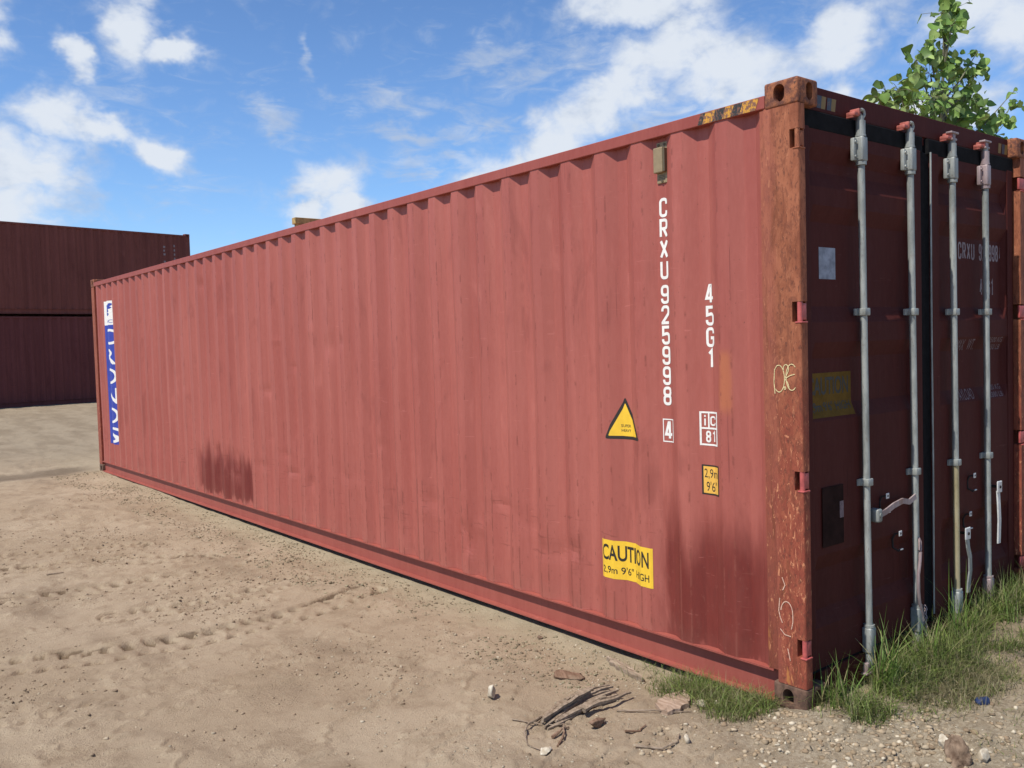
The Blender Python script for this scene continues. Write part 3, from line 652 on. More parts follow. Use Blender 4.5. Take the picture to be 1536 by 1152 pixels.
def decal(name, layers, mats, parent, mapf, cutsu=(), cutsv=(), label=None):
    """layers: list of (shapes, material index); mapf(u,v,off)->xyz; cut so it follows bends of the surface"""
    out = MB()
    for shapes, mi in layers:
        for vs, fs, lay in shapes:
            bm = bmesh.new(); bv = [bm.verts.new((p[0], p[1], 0)) for p in vs]
            for f in fs:
                try: bm.faces.new([bv[k] for k in f])
                except ValueError: pass
            us = [p[0] for p in vs]; ws = [p[1] for p in vs]
            for c in cutsu:
                if min(us) < c < max(us): bmesh.ops.bisect_plane(bm, geom=bm.verts[:] + bm.edges[:] + bm.faces[:], plane_co=(c, 0, 0), plane_no=(1, 0, 0))
            for c in cutsv:
                if min(ws) < c < max(ws): bmesh.ops.bisect_plane(bm, geom=bm.verts[:] + bm.edges[:] + bm.faces[:], plane_co=(0, c, 0), plane_no=(0, 1, 0))
            bm.verts.index_update()
            out.add([mapf(v.co.x, v.co.y, lay) for v in bm.verts], [[v.index for v in f.verts] for f in bm.faces], mi); bm.free()
    o = out.build(name, mats, parent, fix=False)
    if label: o['label'] = label
    return o
# side wall map: u runs to the viewer's right (= -y), v = z
def smap(u, v, off): return (wallx(-u, v) - .0012 - off, -u, v)
SC = [-k for k in breaks(.1, 12.1)]; SZ = [k * .055 for k in range(4, 52)]

num = []
zt = 2.478
for ch in 'CRXU': num += glyph2d(ch, -.862, zt - .100, .058, .100, .155); zt -= .1075
zt -= .022
for ch in '925998': num += glyph2d(ch, -.862, zt - .099, .058, .099, .155); zt -= .1065
decal('container_number', [(num, 0)], [M['white']], main, smap, SC, SZ)
chk = glyph2d('4', -.858, 1.212, .056, .098, .155)
a0, a1, b0, b1, t = -.871, -.790, 1.200, 1.323, .006
chk += rect2d(a0, b0, a1, b0 + t) + rect2d(a0, b1 - t, a1, b1) + rect2d(a0, b0 + t, a0 + t, b1 - t) + rect2d(a1 - t, b0 + t, a1, b1 - t)
decal('check_digit', [(chk, 0)], [M['white']], main, smap, SC, SZ)
sz = []; zt = 2.010
for ch in '45G1': sz += glyph2d(ch, -.570, zt - .099, .058, .099, .155); zt -= .1075
decal('size_code', [(sz, 0)], [M['white']], main, smap, SC, SZ)
a0, a1, b0, b1, t = -.618, -.500, 1.200, 1.372, .009; mid = 1.283
ic = rect2d(a0, b0, a1, b0 + t) + rect2d(a0, b1 - t, a1, b1) + rect2d(a0, b0 + t, a0 + t, b1 - t) + rect2d(a1 - t, b0 + t, a1, b1 - t) + rect2d(a0 + t, mid, a1 - t, mid + t)
um = (a0 + a1) / 2; ic += rect2d(um - t / 2 - .006, mid + t, um + t / 2 - .006, b1 - t)
ic += rect2d(a0 + .024, mid + .018, a0 + .034, b1 - .036) + rect2d(a0 + .024, b1 - .028, a0 + .034, b1 - .018)
ic += glyph2d('C', um + .004, mid + .018, .038, b1 - mid - .040, .17)
ic += glyph2d('8', a0 + .034, b0 + .016, .032, mid - b0 - .024, .17) + glyph2d('1', a0 + .070, b0 + .016, .034, mid - b0 - .024, .17)
decal('approval_mark', [(ic, 0)], [M['white']], main, smap, SC, SZ)
# super heavy triangle
def rtri(cx, by, w, h, r):
    P = [Vector((cx - w / 2, by)), Vector((cx + w / 2, by)), Vector((cx, by + h))]; out = []
    for k in range(3):
        p, a, b = P[k], P[k - 1], P[(k + 1) % 3]; da = (a - p).normalized(); db = (b - p).normalized()
        for s in range(5):
            t_ = s / 4; q = (p + da * r) * (1 - t_) ** 2 + p * 2 * t_ * (1 - t_) + (p + db * r) * t_ ** 2; out.append(tuple(q))
    return out
tri = [(poly2d(rtri(-1.143, 1.196, .262, .236, .018)), 0), (poly2d(rtri(-1.143, 1.213, .206, .184, .008), .0004), 1),
       (text2d('SUPER', -1.172, 1.262, .070, .016, .01, .0008) + text2d('HEAVY', -1.170, 1.236, .068, .016, .01, .0008), 0)]
decal('super_heavy_sticker', tri, [M['black'], M['yellow']], main, smap, SC, SZ)
ht = [(rect2d(-.612, .950, -.494, 1.102), 0), (rect2d(-.604, .958, -.502, 1.094, .0004), 1), (text2d('2,9m', -.598, 1.030, .092, .052, .0, .0008) + text2d("9'6\"", -.586, .968, .072, .050, .0, .0008), 0)]
decal('height_sticker', ht, [M['black'], M['amber']], main, smap, SC, SZ)
ca = [(rect2d(-1.328, .402, -.938, .620), 0), (text2d('CAUTION', -1.318, .505, .355, .090, .02, .0005) + text2d("2,9m 9'6\" HIGH", -1.316, .425, .355, .048, .01, .0005), 1)]
decal('caution_sticker', ca, [M['yellow'], M['black']], main, smap, SC, SZ)
# name panel at the far end
br = [(rect2d(-11.56, 2.19, -11.14, 2.535), 1), (rect2d(-11.56, .47, -11.14, 2.19), 0)]
lt = []; zt = 2.17
for ch in 'CRONOS': lt += text2d(ch, -11.50, zt - .262, .30, .225, .01, .0006); zt -= .283
br.append((lt, 1))
em = []
for k in range(13):
    a = k * 1.9; u = -11.35 + .07 * math.sin(a * 1.3) * (k % 3 - 1); v = 2.33 + k * .0125
    em += poly2d([(u - .045, v), (u + .01, v - .012), (u + .06, v + .008), (u + .02, v + .022), (u - .03, v + .014)], .0006 + .0001 * k)
br.append((em + text2d('INC', -11.45, 2.22, .22, .045, .01, .0006), 0))
decal('name_panel', br, [M['blue'], M['white']], main, smap, SC, SZ)

# hazard marks on the top rail: slanting worn blocks
hz = []
pat = [(.565, .535, 1), (.535, .475, 0), (.475, .415, 1), (.415, .365, 0), (.365, .315, 1), (.315, .225, 0)]
for a, b, m_ in pat: hz.append((poly2d([(-a - .0, 2.789), (-b - .0, 2.789), (-b + .022, 2.842), (-a + .022, 2.842)]), m_))
decal('hazard_stripe', hz, [M['hazy'], M['hazk']], main, lambda u, v, o: (-.0015 - o, u and -u, v))

# chalk marks on the near post
def pmap(u, v, off): return (-.0002 - off, -u, v)
def chalk(lines, t, name, mt):
    sh = []
    for k, l in enumerate(lines):
        vs, fs = ribbon(l, t); sh.append((vs, fs, .0006 + .0002 * k))
    return decal(name, [(sh, 0)], [mt], main, pmap)
def pt(y, z): return (-y, z)
cz = 1.54
chalk([[(-.142, 1.475), (-.147, 1.53), (-.143, 1.585), (-.130, 1.605)] + arc(-.120, 1.545, .030, .062, 85, -130, 14),
       arc(-.082, 1.590, .014, .020, 200, -30, 8) + [(-.080, 1.56), (-.090, 1.545), (-.075, 1.53), (-.066, 1.505)],
       arc(-.052, 1.552, .030, .060, 50, 310, 14), [(-.082, 1.548), (-.060, 1.560), (-.036, 1.566)], arc(-.088, 1.502, .005, .006, 0, 360, 8)], .0042, 'chalk_mark', M['chalk'])
chalk([arc(-.098, .455, .032, .055, 170, 0, 10) + [(-.066, .42), (-.074, .385)], [(-.135, .52), (-.141, .46), (-.134, .43), (-.122, .405)], [(-.134, .375), (-.110, .352), (-.078, .350)],
       [(-.120, .62), (-.105, .585), (-.118, .56)], [(-.095, .29), (-.088, .26), (-.082, .235)]], .0045, 'chalk_mark', M['chalkp'])

# small cowl vent in a trough near the top rail
vb = MB(); vy0, vy1 = .792, .868; xf = wallx(.83, 2.66)
vb.bbox(xf - .008, xf + .004, vy0, vy1, 2.553, 2.765, .003, mi=0)
vb.bbox(xf - .034, xf - .006, vy0 + .016, vy1 + .002, 2.605, 2.735, .005, mi=0)
vb.box(xf - .030, xf - .0085, vy0 + .003, vy0 + .016, 2.610, 2.728, mi=1)
for z in (2.575, 2.583, 2.591): vb.box(xf - .0095, xf - .0075, vy0 + .018, vy1 - .012, z, z + .003, mi=1)
for (y, z) in ((.812, 2.750), (.852, 2.750), (.830, 2.563)): vb.tube([(xf - .007, y, z), (xf - .013, y, z)], .007, 10, mi=1)
vb.build('vent', [M['olive'], M['olived']], main)

# ------------------------------------------------------------------ door end
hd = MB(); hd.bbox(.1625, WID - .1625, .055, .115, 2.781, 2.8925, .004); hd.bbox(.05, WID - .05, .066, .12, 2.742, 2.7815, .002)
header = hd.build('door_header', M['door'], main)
gp = []
for k, (a, m_) in enumerate([(.180, 0), (.232, 1), (.268, 0), (.316, 1), (.352, 0)]): gp.append((poly2d([(a, 2.797), (a + (.034), 2.797), (a + .046, 2.856), (a + .008, 2.856)]), m_))
gq = []
for k, (a, m_) in enumerate([(2.14, 0), (2.19, 1), (2.225, 0)]): gq.append((poly2d([(a, 2.797), (a + .034, 2.797), (a + .046, 2.856), (a + .008, 2.856)]), m_))
for gp_ in (gp, gq): decal('hazard_stripe', gp_, [M['hazy2'], M['hazk2']], header, lambda u, v, o: (u, .0535 - o, v))
MB().bbox(.1625, WID - .1625, .030, .115, .02, .155, .005).build('door_sill', M['door'], main)

# door leaf with frame and horizontal corrugations
FY = .041
TR = [(.36, .70), (1.335, 1.705), (1.80, 2.345), (2.43, 2.63)]
def doory(z):
    for a, b in TR:
        if a <= z <= b:
            e = min(z - a, b - z); return FY + .030 * min(1, e / .075)
    return FY
def door(x0, x1):
    mb = MB(); z0, z1 = .165, 2.700; fw = .075
    mb.bbox(x0, x0 + fw, FY - .004, FY + .045, z0, z1, .004); mb.bbox(x1 - fw, x1, FY - .004, FY + .045, z0, z1, .004)
    zs = [z0]
    for a, b in TR: zs += [a, a + .075, b - .075, b]
    zs += [z1]; xs = [x0 + fw - .002, x0 + fw + .03, x1 - fw - .03, x1 - fw + .002]
    for z in zs:
        for k, x in enumerate(xs): mb.v.append((x, doory(z) if k in (1, 2) else min(doory(z), FY + .004), z))
    o = len(mb.v) - len(zs) * 4
    for a in range(len(zs) - 1):
        for k in range(3): mb.f.append((o + a * 4 + k, o + a * 4 + k + 1, o + (a + 1) * 4 + k + 1, o + (a + 1) * 4 + k)); mb.mi.append(0)
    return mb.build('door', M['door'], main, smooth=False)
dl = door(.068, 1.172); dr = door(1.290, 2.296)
def gasket(par, x0, x1, side):
    g = MB(); g.bbox(x0, x1, FY - .002, FY + .05, 2.690, 2.776, .006)
    g.bbox(x0 if side == 0 else x1 - .06, x0 + .02 if side == 0 else x1, FY + .004, FY + .05, .155, 2.69, .004)
    g.bbox(x0, x1, FY + .002, FY + .05, .150, .172, .004)
    return g.build('gasket', M['rubber'], par)
gasket(dl, .056, 1.20, 0); gasket(dr, 1.262, 2.312, 1)
MB().bbox(1.168, 1.232, FY + .006, FY + .05, .16, 2.70, .006).build('gasket', M['rubber'], dl)
MB().bbox(1.236, 1.292, FY + .012, FY + .05, .16, 2.70, .006).build('gasket', M['rubber'], dr)
st = MB(); st.tube([(1.262, FY - .010, .20), (1.264, FY - .011, 1.0), (1.262, FY - .010, 1.9), (1.265, FY - .011, 2.70)], .005, 6); pass
st.build('retaining_strip', M['galv'], dr)

RY, RR_ = .015, .0172
def rod(par, x, mats, lean=0.0, top_mat=None, cap=0):
    """locking rod, its guides, end blocks and cams"""
    def P(z): return (x + lean * (z - 1.4), RY, z)
    def bk(mb, z0, z1, hw=.027, fr=.024, b=.005):
        cx = P((z0 + z1) / 2)[0]; mb.bbox(cx - hw, cx + hw, RY - fr, FY, z0, z1, b)
    r1 = MB(); r1.tube([P(1.008), P(1.3), P(2.0), P(2.79)], RR_, 20, 0); r1.tube([P(.075), P(.6), P(1.0078)], RR_, 20, 1); r1.build('lock_rod', [M['galv'], mats], par, smooth=True)
    for z in (1.845, 1.008):
        b = MB(); bk(b, z - .016, z + .020, .024, .0235, .004); cx = P(z)[0]; b.box(cx - .046, cx - .024, FY - .010, FY - .001, z - .014, z + .018)
        b.build('rod_bracket', M['galv'], par, smooth=True)
    b = MB(); cx = P(2.6)[0]
    b.bbox(cx - .026, cx + .026, RY - .024, FY, 2.572, 2.692, .009, 3); b.bbox(cx - .052, cx - .024, RY + .004, FY, 2.575, 2.685, .006)
    b.tube([(cx, RY, 2.556), (cx, RY, 2.572)], .026, 20); b.tube([(cx, RY, 2.692), (cx, RY, 2.700)], .025, 20); b.tube([(cx, RY, 2.70), (cx, RY, 2.768)], .0225, 20)
    for z in (2.595, 2.665): b.tube([(cx - .040, RY + .006, z), (cx - .040, RY - .002, z)], .008, 8)
    b.build('rod_housing', top_mat or M['galv'], par, smooth=True)
    b = MB(); cx = P(.2)[0]
    b.bbox(cx - .027, cx + .027, RY - .024, FY, .155, .285, .009, 3); b.tube([(cx, RY, .285), (cx, RY, .298)], .027, 20); b.tube([(cx, RY, .10), (cx, RY, .155)], .0215, 20)
    b.build('rod_housing', top_mat or M['galv'], par, smooth=True)
    # cam head on the rod
    c = MB(); cx, cz = P(2.80)[0], 2.800
    if cap:
        c.bbox(cx - .040, cx + .044, RY - .020, RY + .016, cz + .018, cz + .030, .004); c.bbox(cx - .014, cx + .016, RY - .014, RY + .014, cz - .024, cz + .020, .004)
        c.bbox(cx - .026, cx + .030, RY - .016, RY + .014, cz - .018, cz - .004, .004)
    else:
        pts = [(cx + .010 + .019 * math.cos(a), RY - .004, cz + .004 + .019 * math.sin(a)) for a in [R(-160 + 32 * k) for k in range(10)]]
        c.tube(pts, .0075, 8); c.bbox(cx - .012, cx + .012, RY - .012, RY + .012, cz - .036, cz - .010, .004)
    c.build('rod_cam', M['galvp'] if cap else M['galv'], par, smooth=True)
    c = MB(); cz = .065; c.bbox(cx - .03, cx + .034, RY - .018, RY + .014, cz - .012, cz, .004); c.bbox(cx - .014, cx + .016, RY - .014, RY + .014, cz, cz + .045, .004); c.build('rod_cam', M['galvp'], par, smooth=True)
    # keeper bracket on the header
    k = MB(); k.bbox(cx - .062, cx - .016, RY - .008, .054, 2.786, 2.806, .005, M=None); k.bbox(cx - .030, cx - .014, RY - .012, .054, 2.790, 2.824, .005); k.bbox(cx - .060, cx - .050, RY + .002, .054, 2.778, 2.800, .003)
    k.build('cam_keeper', M['redcam'], header, smooth=True)
rod(dl, .556, M['galv'], -.010); rod(dl, 1.032, M['galv'], -.012); rod(dr, 1.487, M['galvy'], -.008, cap=1); rod(dr, 1.884, M['galv'], -.005, M['galvp'], cap=1)
# catches (small square washers on hooks)
def catch(par, x, z):
    c = MB(); c.bbox(x - .014, x + .014, .006, .010, z - .014, z + .014, .002, mi=0); c.tube([(x, .005, z), (x, .0105, z)], .006, 10, mi=1)
    c.tube([(x - .002, .010, z), (x - .012, FY - .01, z - .004), (x - .020, FY, z - .03), (x - .020, FY - .002, z - .075), (x - .004, FY - .024, z - .092), (x + .016, .016, z - .085)], .0052, 8, mi=1)
    c.bbox(x + .006, x + .034, .010, .020, z - .090, z - .083, .002, mi=0)
    c.build('handle_catch', [M['white_steel'], M['hole']], par)
for p, x, z in ((dl, .745, .918), (dl, .868, .707), (dr, 1.706, .912), (dr, 1.652, .698)): catch(p, x, z)
# handles
def strap(par, pts, w, m_, hub=None, label=None):
    s = MB(); n_ = len(pts)
    for a, b in zip(pts[:-1], pts[1:]):
        a, b = Vector(a), Vector(b); d = (b - a).normalized(); up = Vector((0, -1, 0)); sd_ = d.cross(up).normalized()
        vs = [p + sd_ * s1 * w / 2 + up * s2 * .004 for p in (a - d * .001, b + d * .001) for s1 in (-1, 1) for s2 in (-1, 1)]
        s.add(vs, [(0, 1, 3, 2), (4, 6, 7, 5), (0, 4, 5, 1), (2, 3, 7, 6), (0, 2, 6, 4), (1, 5, 7, 3)], 0)
    if hub:
        x, z, hw = hub; s.bbox(x - hw, x + hw, RY - .030, RY - .022, z - hw * 1.15, z + hw * 1.15, .005, mi=1); s.tube([(x, RY - .034, z), (x, RY - .028, z)], hw * .3, 12, mi=2); s.tube([(x, RY - .024, z), (x, FY, z)], .008, 8, mi=2)
    return s.build('handle', [m_, M['white_steel'], M['hole']], par)
strap(dl, [(.640, -.004, .835), (.70, -.006, .845), (.78, -.008, .868), (.86, -.010, .880), (.93, -.008, .865), (1.00, -.006, .885)], .028, M['galvp'], None)
hb = MB(); hb.bbox(.618, .660, -.014, FY, .800, .868, .010, 3); hb.tube([(.639, -.018, .836), (.639, -.010, .836)], .012, 12); hb.build('handle_hub', M['galv'], dl, smooth=True)
strap(dr, [(1.578, -.006, .57), (1.583, -.008, .52), (1.602, -.010, .46), (1.604, -.010, .38), (1.590, -.008, .32), (1.588, -.006, .262)], .032, M['galv'], (1.574, .600, .030))
strap(dr, [(1.978, -.004, .79), (1.977, -.008, .72), (1.980, -.010, .62), (1.980, -.006, .48)], .032, M['white_steel'], (1.981, .815, .030))
# bent handle hanging by a ring on the second rod
ch = MB()
hk = [(1.034, -.004, .66), (1.022, -.012, .645), (1.018, -.014, .60), (1.026, -.014, .585), (1.040, -.012, .60), (1.042, -.010, .64), (1.036, -.004, .66)]
ch.tube(hk, .005, 8)
ch.tube([(1.030, -.014, .588), (1.020, -.016, .54), (1.000, -.017, .47), (1.000, -.016, .40), (1.020, -.012, .32), (1.060, -.006, .25), (1.066, -.004, .21)], [.0085] * 7, 8)
ch.build('handle', M['galvp'], dl, smooth=True)
lk = MB()
for k in range(7): 
    z = .275 - k * .023; lk.tube([(1.098 + .006 * math.cos(a) * (k % 2 + .4), -.004 + .006 * math.sin(a) * (1.4 - k % 2), z + .014 * math.sin(a + .7)) for a in [R(45 * q) for q in range(9)]], .0026, 6)
lk.build('chain', M['galvp'], dl)

# marks on the doors
def dmap(u, v, off): return (u, doory(v) - .0012 - off, v)
DC = sorted([z for a, b in TR for z in (a, a + .075, b - .075, b)])
dca = [(rect2d(.140, 1.350, .520, 1.560), 0), (text2d('CAUTION', .150, 1.455, .345, .085, .02, .0005) + text2d("2,9m 9'6\" HIGH", .150, 1.372, .35, .050, .01, .0005), 1)]
decal('caution_sticker', dca, [M['dooramber'], M['black']], dl, dmap, (), DC)
decal('paper_label', [(rect2d(.258, 2.005, .398, 2.155), 0), (text2d('OK', .30, 2.05, .05, .05, 0, .0005), 1)][:1], [M['paper'], M['black']], dl, dmap, (), DC)
mb = MB(); mb.bbox(.205, .385, FY - .0065, FY - .0042, .735, 1.02, .001, mi=0); mb.box(.350, .382, FY - .0080, FY - .0065, .86, .94, mi=1); mb.build('document_holder', [M['holder'], M['doorfaint']], dl)
def row(s, u, z, w, h, g_, t=.13):
    o = []
    for c in s:
        if c != ' ': o += glyph2d(c, u, z, w, h, t)
        u += w + g_
    return o
for nm, sh_ in (('owner_code', row('CRXU', 1.655, 2.150, .042, .098, .012)), ('serial_number', row('925998', 1.915, 2.150, .036, .098, .007)), ('check_digit', glyph2d('4', 2.184, 2.150, .028, .098, .12)), ('size_code', row('45G1', 1.925, 1.945, .038, .098, .010))):
    decal(nm, [(sh_, 0)], [M['doorwhite']], dr, dmap, (), DC)
for tx, u, v, w_, h_ in (('MAX.', 1.60, 1.630, .10, .062), ('WT.', 1.735, 1.630, .085, .062), ('32500 KG', 1.97, 1.668, .20, .030), ('71650 LB', 1.97, 1.625, .20, .030), ('PAYLOAD', 1.60, 1.345, .20, .062), ('28520 KG', 1.97, 1.385, .20, .030), ('62880 LB', 1.97, 1.342, .20, .030)):
    decal('weight_lettering', [(text2d(tx, u, v, w_, h_), 0)], [M['doorfaint']], dr, dmap, (), DC)

# ------------------------------------------------------------------ timber on the roof
tb = MB(); tb.bbox(.000, .46, 5.11, 5.18, .022, .080, .004); tb.box(.02, .10, 5.118, 5.172, .0, .024)
o = tb.build('timber_block', M['timber'], None, loc=(0, 0, 2.8465)); tag(o, 'yellowed sawn timber block lying across the roof edge of the red container', 'timber')

# ------------------------------------------------------------------ stacked containers behind
def stacked(z, ms, label, dx=0.0):
    e = empty('shipping_container', (7.74 + dx, 30.06, z), R(100.2)); tag(e, label, 'shipping container', 'two stacked containers behind')
    base_shell(e, ms, ms, ms, ms, ms, False, False, False)
    hd2 = MB(); hd2.bbox(.10, WID - .10, .02, .06, .02, 2.87, .004); hd2.build('door', ms, e)
    for sx in (0, 1):
        mb = MB(); mb.bbox(.003, .075, .003, .150, .1182, HGT - .1182, .006)
        if sx: mb = mirror_x(mb)
        mb.build('corner_post', ms, e)
    return e
zb = .22
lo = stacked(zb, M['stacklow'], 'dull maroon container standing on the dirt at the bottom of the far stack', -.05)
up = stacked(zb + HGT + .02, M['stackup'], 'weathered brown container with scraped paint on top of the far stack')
mk = []
for k in range(9):
    mk += rect2d(-1.02, 2.35 - k * .13, -.94 - .02 * (k % 2), 2.35 - k * .13 + .07) if k % 4 != 3 else []
for k in range(5): mk += rect2d(-.62, 2.40 - k * .15, -.56, 2.40 - k * .15 + .08)
decal('faded_lettering', [(mk, 0)], [M['doorwhite']], up, lambda u, v, o_: (PX + prof(-u) - .003, -u, v), SC)

# ------------------------------------------------------------------ rocks and debris
def ico(sub):
    bm = bmesh.new(); bmesh.ops.create_icosphere(bm, subdivisions=sub, radius=1); v = np.array([x.co[:] for x in bm.verts]); bm.faces.ensure_lookup_table(); f = np.array([[q.index for q in x.verts] for x in bm.faces]); bm.free(); return v, f
def rock(name, loc, size, m_, rz=0, tilt=(0, 0), seed=1, sub=4, sharp=.30, sink=.2, flat=None, smooth=False):
    g = np.random.default_rng(seed); v, f = ico(sub); 
    for k in range(15):                                         # chop with random planes for a fractured look
        nrm = g.normal(size=3); nrm /= np.linalg.norm(nrm); d = g.uniform(.42, .80); s = v @ nrm - d; v = v - np.outer(np.clip(s, 0, None), nrm) * .97
    for k in range(1, 6):
        fr = g.normal(size=3) * (2 ** k) * 1.5; v = v * (1 + sharp * .6 * .55 ** k * np.sin(v @ fr + g.uniform(0, 6))[:, None] * .5)
    if sub >= 5:
        for k in range(26):
            fr = g.normal(size=3); fr *= g.uniform(4, 26) / np.linalg.norm(fr); v = v * (1 + .11 / (3 + np.linalg.norm(fr) * .35) * np.sin(v @ fr + g.uniform(0, 6)))[:, None]
    v = v + g.normal(size=v.shape) * (.012 if sub < 5 else .006)
    v = v * np.array(size) / 2
    Mx = Matrix.Rotation(tilt[0], 3, 'X') @ Matrix.Rotation(tilt[1], 3, 'Y'); v = v @ np.array(Mx).T
    zmin = v[:, 2].min(); v[:, 2] -= zmin + sink * (v[:, 2].max() - zmin)
    o = np_mesh(name, v, f, m_, smooth=smooth); o.location = (loc[0], loc[1], H(*loc)); o.rotation_euler = (0, 0, rz); return o
tag(rock('rock', (-.95, 1.13), (.055, .05, .105), M['stone'], .3, (.15, .2), 3, sink=.12), 'pale upright stone standing alone on the open dirt', 'rock')
tag(rock('wood_slab', (-.49, 1.10), (.25, .17, .045), M['bark'], -.5, (.05, .1), 5, sink=.15), 'flat rounded slab of brown bark between the upright stone and the container', 'wood')
tag(rock('bark_piece', (-.77, .57), (.17, .055, .05), M['bark'], .15, (0, .1), 12, sink=.15), 'short brown bark piece in front of the splintered wood', 'wood')
tag(rock('dirt_clod', (.045, -.665), (.18, .15, .16), M['brownstone'], .4, (0, 0), 21, 5, sharp=.42, sink=.25), 'large brown earthy clod at the bottom right corner', 'clod')
tag(rock('rock', (.125, -.73), (.07, .05, .07), M['stone'], .2, (.1, .1), 22, sink=.2), 'cream stone against the right side of the brown clod', 'rock')
tag(rock('rock', (.10, -.575), (.085, .06, .075), M['stone'], .9, (0, .3), 23, sink=.1), 'cream stone just behind the brown clod', 'rock')
tag(rock('rock', (-1.13, .52), (.095, .055, .04), M['stone'], .6, (0, 0), 31, 3), 'pale stone at the foot of the curved twig', 'rock')
tag(rock('rock', (-.22, .42), (.075, .06, .05), M['stone'], .1, (0, .2), 32, 3), 'cream stone beside the pale wood slab, left one of two', 'rock')
tag(rock('rock', (-.17, .37), (.08, .05, .045), M['stone'], .9, (0, 0), 33, 3), 'cream stone beside the pale wood slab, right one of two', 'rock')
tag(rock('rock', (-.62, .18), (.05, .035, .05), M['stone'], .5, (0, 0), 34, 3), 'small whitish stone among twigs below the wood slab', 'rock')
tag(rock('rock', (-.14, 1.72), (.07, .05, .03), M['brownstone'], .5, (0, 0), 35, 3), 'small dark flat stone beside the bottom rail', 'rock')
# plank
def plank(name, a, b, w, th, m_, seed):
    g = np.random.default_rng(seed); mb = MB(); a = Vector(a); b = Vector(b); d = b - a; ln = d.length; d.normalize(); sd_ = Vector((-d.y, d.x, 0)); k = 14; vs = []
    for i_ in range(k + 1):
        t_ = i_ / k; p = a + d * ln * t_; hw = w / 2 * min(1, .25 + 3.2 * t_, .2 + 2.4 * (1 - t_)) * (1 + g.normal() * .10); z = H(p.x, p.y) + .004
        off = g.normal() * w * .04
        for s1, s2 in ((-1, 0), (-1, 1), (-.2, 1.25), (.4, .95), (1, 1), (1, 0)): vs.append((p.x + sd_.x * (hw * s1 + off), p.y + sd_.y * (hw * s1 + off), z + th * s2 * (1 + g.normal() * .08) - .004))
    fs = []
    for i_ in range(k):
        for q in range(6): fs.append((i_ * 6 + q, i_ * 6 + (q + 1) % 6, (i_ + 1) * 6 + (q + 1) % 6, (i_ + 1) * 6 + q))
    fs += [tuple(range(6)), tuple(k * 6 + q for q in range(6))[::-1]]; mb.add(vs, fs); return mb.build(name, m_)
tag(plank('wood_plank', (-.10, 1.19, 0), (-.20, .83, 0), .055, .022, M['greywood'], 4), 'narrow grey wood plank lying close to the bottom rail', 'wood')
tag(plank('wood_slab', (-.45, .47, 0), (-.18, .57, 0), .13, .024, M['palewood'], 14), 'pale dusty wood slab with its end under the grass strip', 'wood')
# splintered fibrous log
g = np.random.default_rng(9); mb = MB(); A0 = Vector((-.98, .71)); B0 = Vector((-.44, .76))
for k in range(30):
    s0 = g.uniform(0, .55) if k > 6 else 0; s1 = g.uniform(.62, 1.0); lat = g.normal() * .024; up_ = abs(g.normal()) * .009; pts = []; ra = []
    for q in range(8):
        t_ = s0 + (s1 - s0) * q / 7; p = A0.lerp(B0, t_); wd = .45 + 1.25 * math.sin(math.pi * min(1, t_ * .68 + .08)); lx = lat * wd + .006 * math.sin(t_ * 9 + k)
        p = p + Vector((-.09, 1)).normalized() * (lx + .03 * math.sin(t_ * 3)); pts.append((p.x, p.y, H(p.x, p.y) + .006 + up_ * wd * 1.4)); ra.append(.0026 + .0100 * math.sin(math.pi * min(1, .15 + t_ * .75)) * g.uniform(.5, 1.1))
    mb.tube(pts, ra, 5)
tag(mb.build('splintered_wood', M['greywood'], smooth=True), 'brown fibrous splintered piece of wood spread on the dirt', 'wood')
def twig(pts, r0, label, m_='greywood', lift=.008):
    P = [Vector((x, y, H(x, y) + lift + (z if len(q_) else 0))) for (x, y, *q_) in pts for z in [q_[0] if q_ else 0]]
    mb = MB(); Q = []
    for k in range(len(P) - 1):
        for s in range(4): Q.append(P[k].lerp(P[k + 1], s / 4) + Vector((math.sin(k * 3 + s), math.cos(k * 5 + s), 0)) * .0025)
    Q.append(P[-1]); mb.tube(Q, [r0 * (1 - .6 * k / len(Q)) for k in range(len(Q))], 6); tag(mb.build('twig', M[m_], smooth=True), label, 'twig', 'twigs scattered by the near corner')
twig([(-.93, .78, .01), (-1.02, .76, .015), (-1.10, .70, .01), (-1.15, .62, 0), (-1.14, .54, 0)], .006, 'long thin twig curving down from the splintered wood')
twig([(-1.04, .86), (-1.00, .76, .01), (-.93, .68), (-.86, .66)], .004, 'thin twig crossing the curved twig')
twig([(-1.02, .60), (-.95, .62, .01), (-.89, .64)], .008, 'dark stub of twig, upper of the crossed pair', 'bark')
twig([(-1.06, .52), (-.97, .58, .012), (-.90, .66, .01)], .006, 'dark twig, lower of the crossed pair', 'bark')
twig([(-.83, .28), (-.75, .20, .005), (-.66, .20), (-.60, .24)], .006, 'bent twig lying beside the small whitish stone')
twig([(-.75, .42), (-.68, .40), (-.62, .42)], .006, 'short broken twig below the bark piece', 'bark')
twig([(-.60, .62), (-.48, .50, .008), (-.40, .44), (-.33, .40)], .005, 'slender stick running from the splintered wood to the pale slab')
twig([(-2.05, 5.55), (-1.93, 5.52)], .007, 'short dark stick on the dirt far to the left')
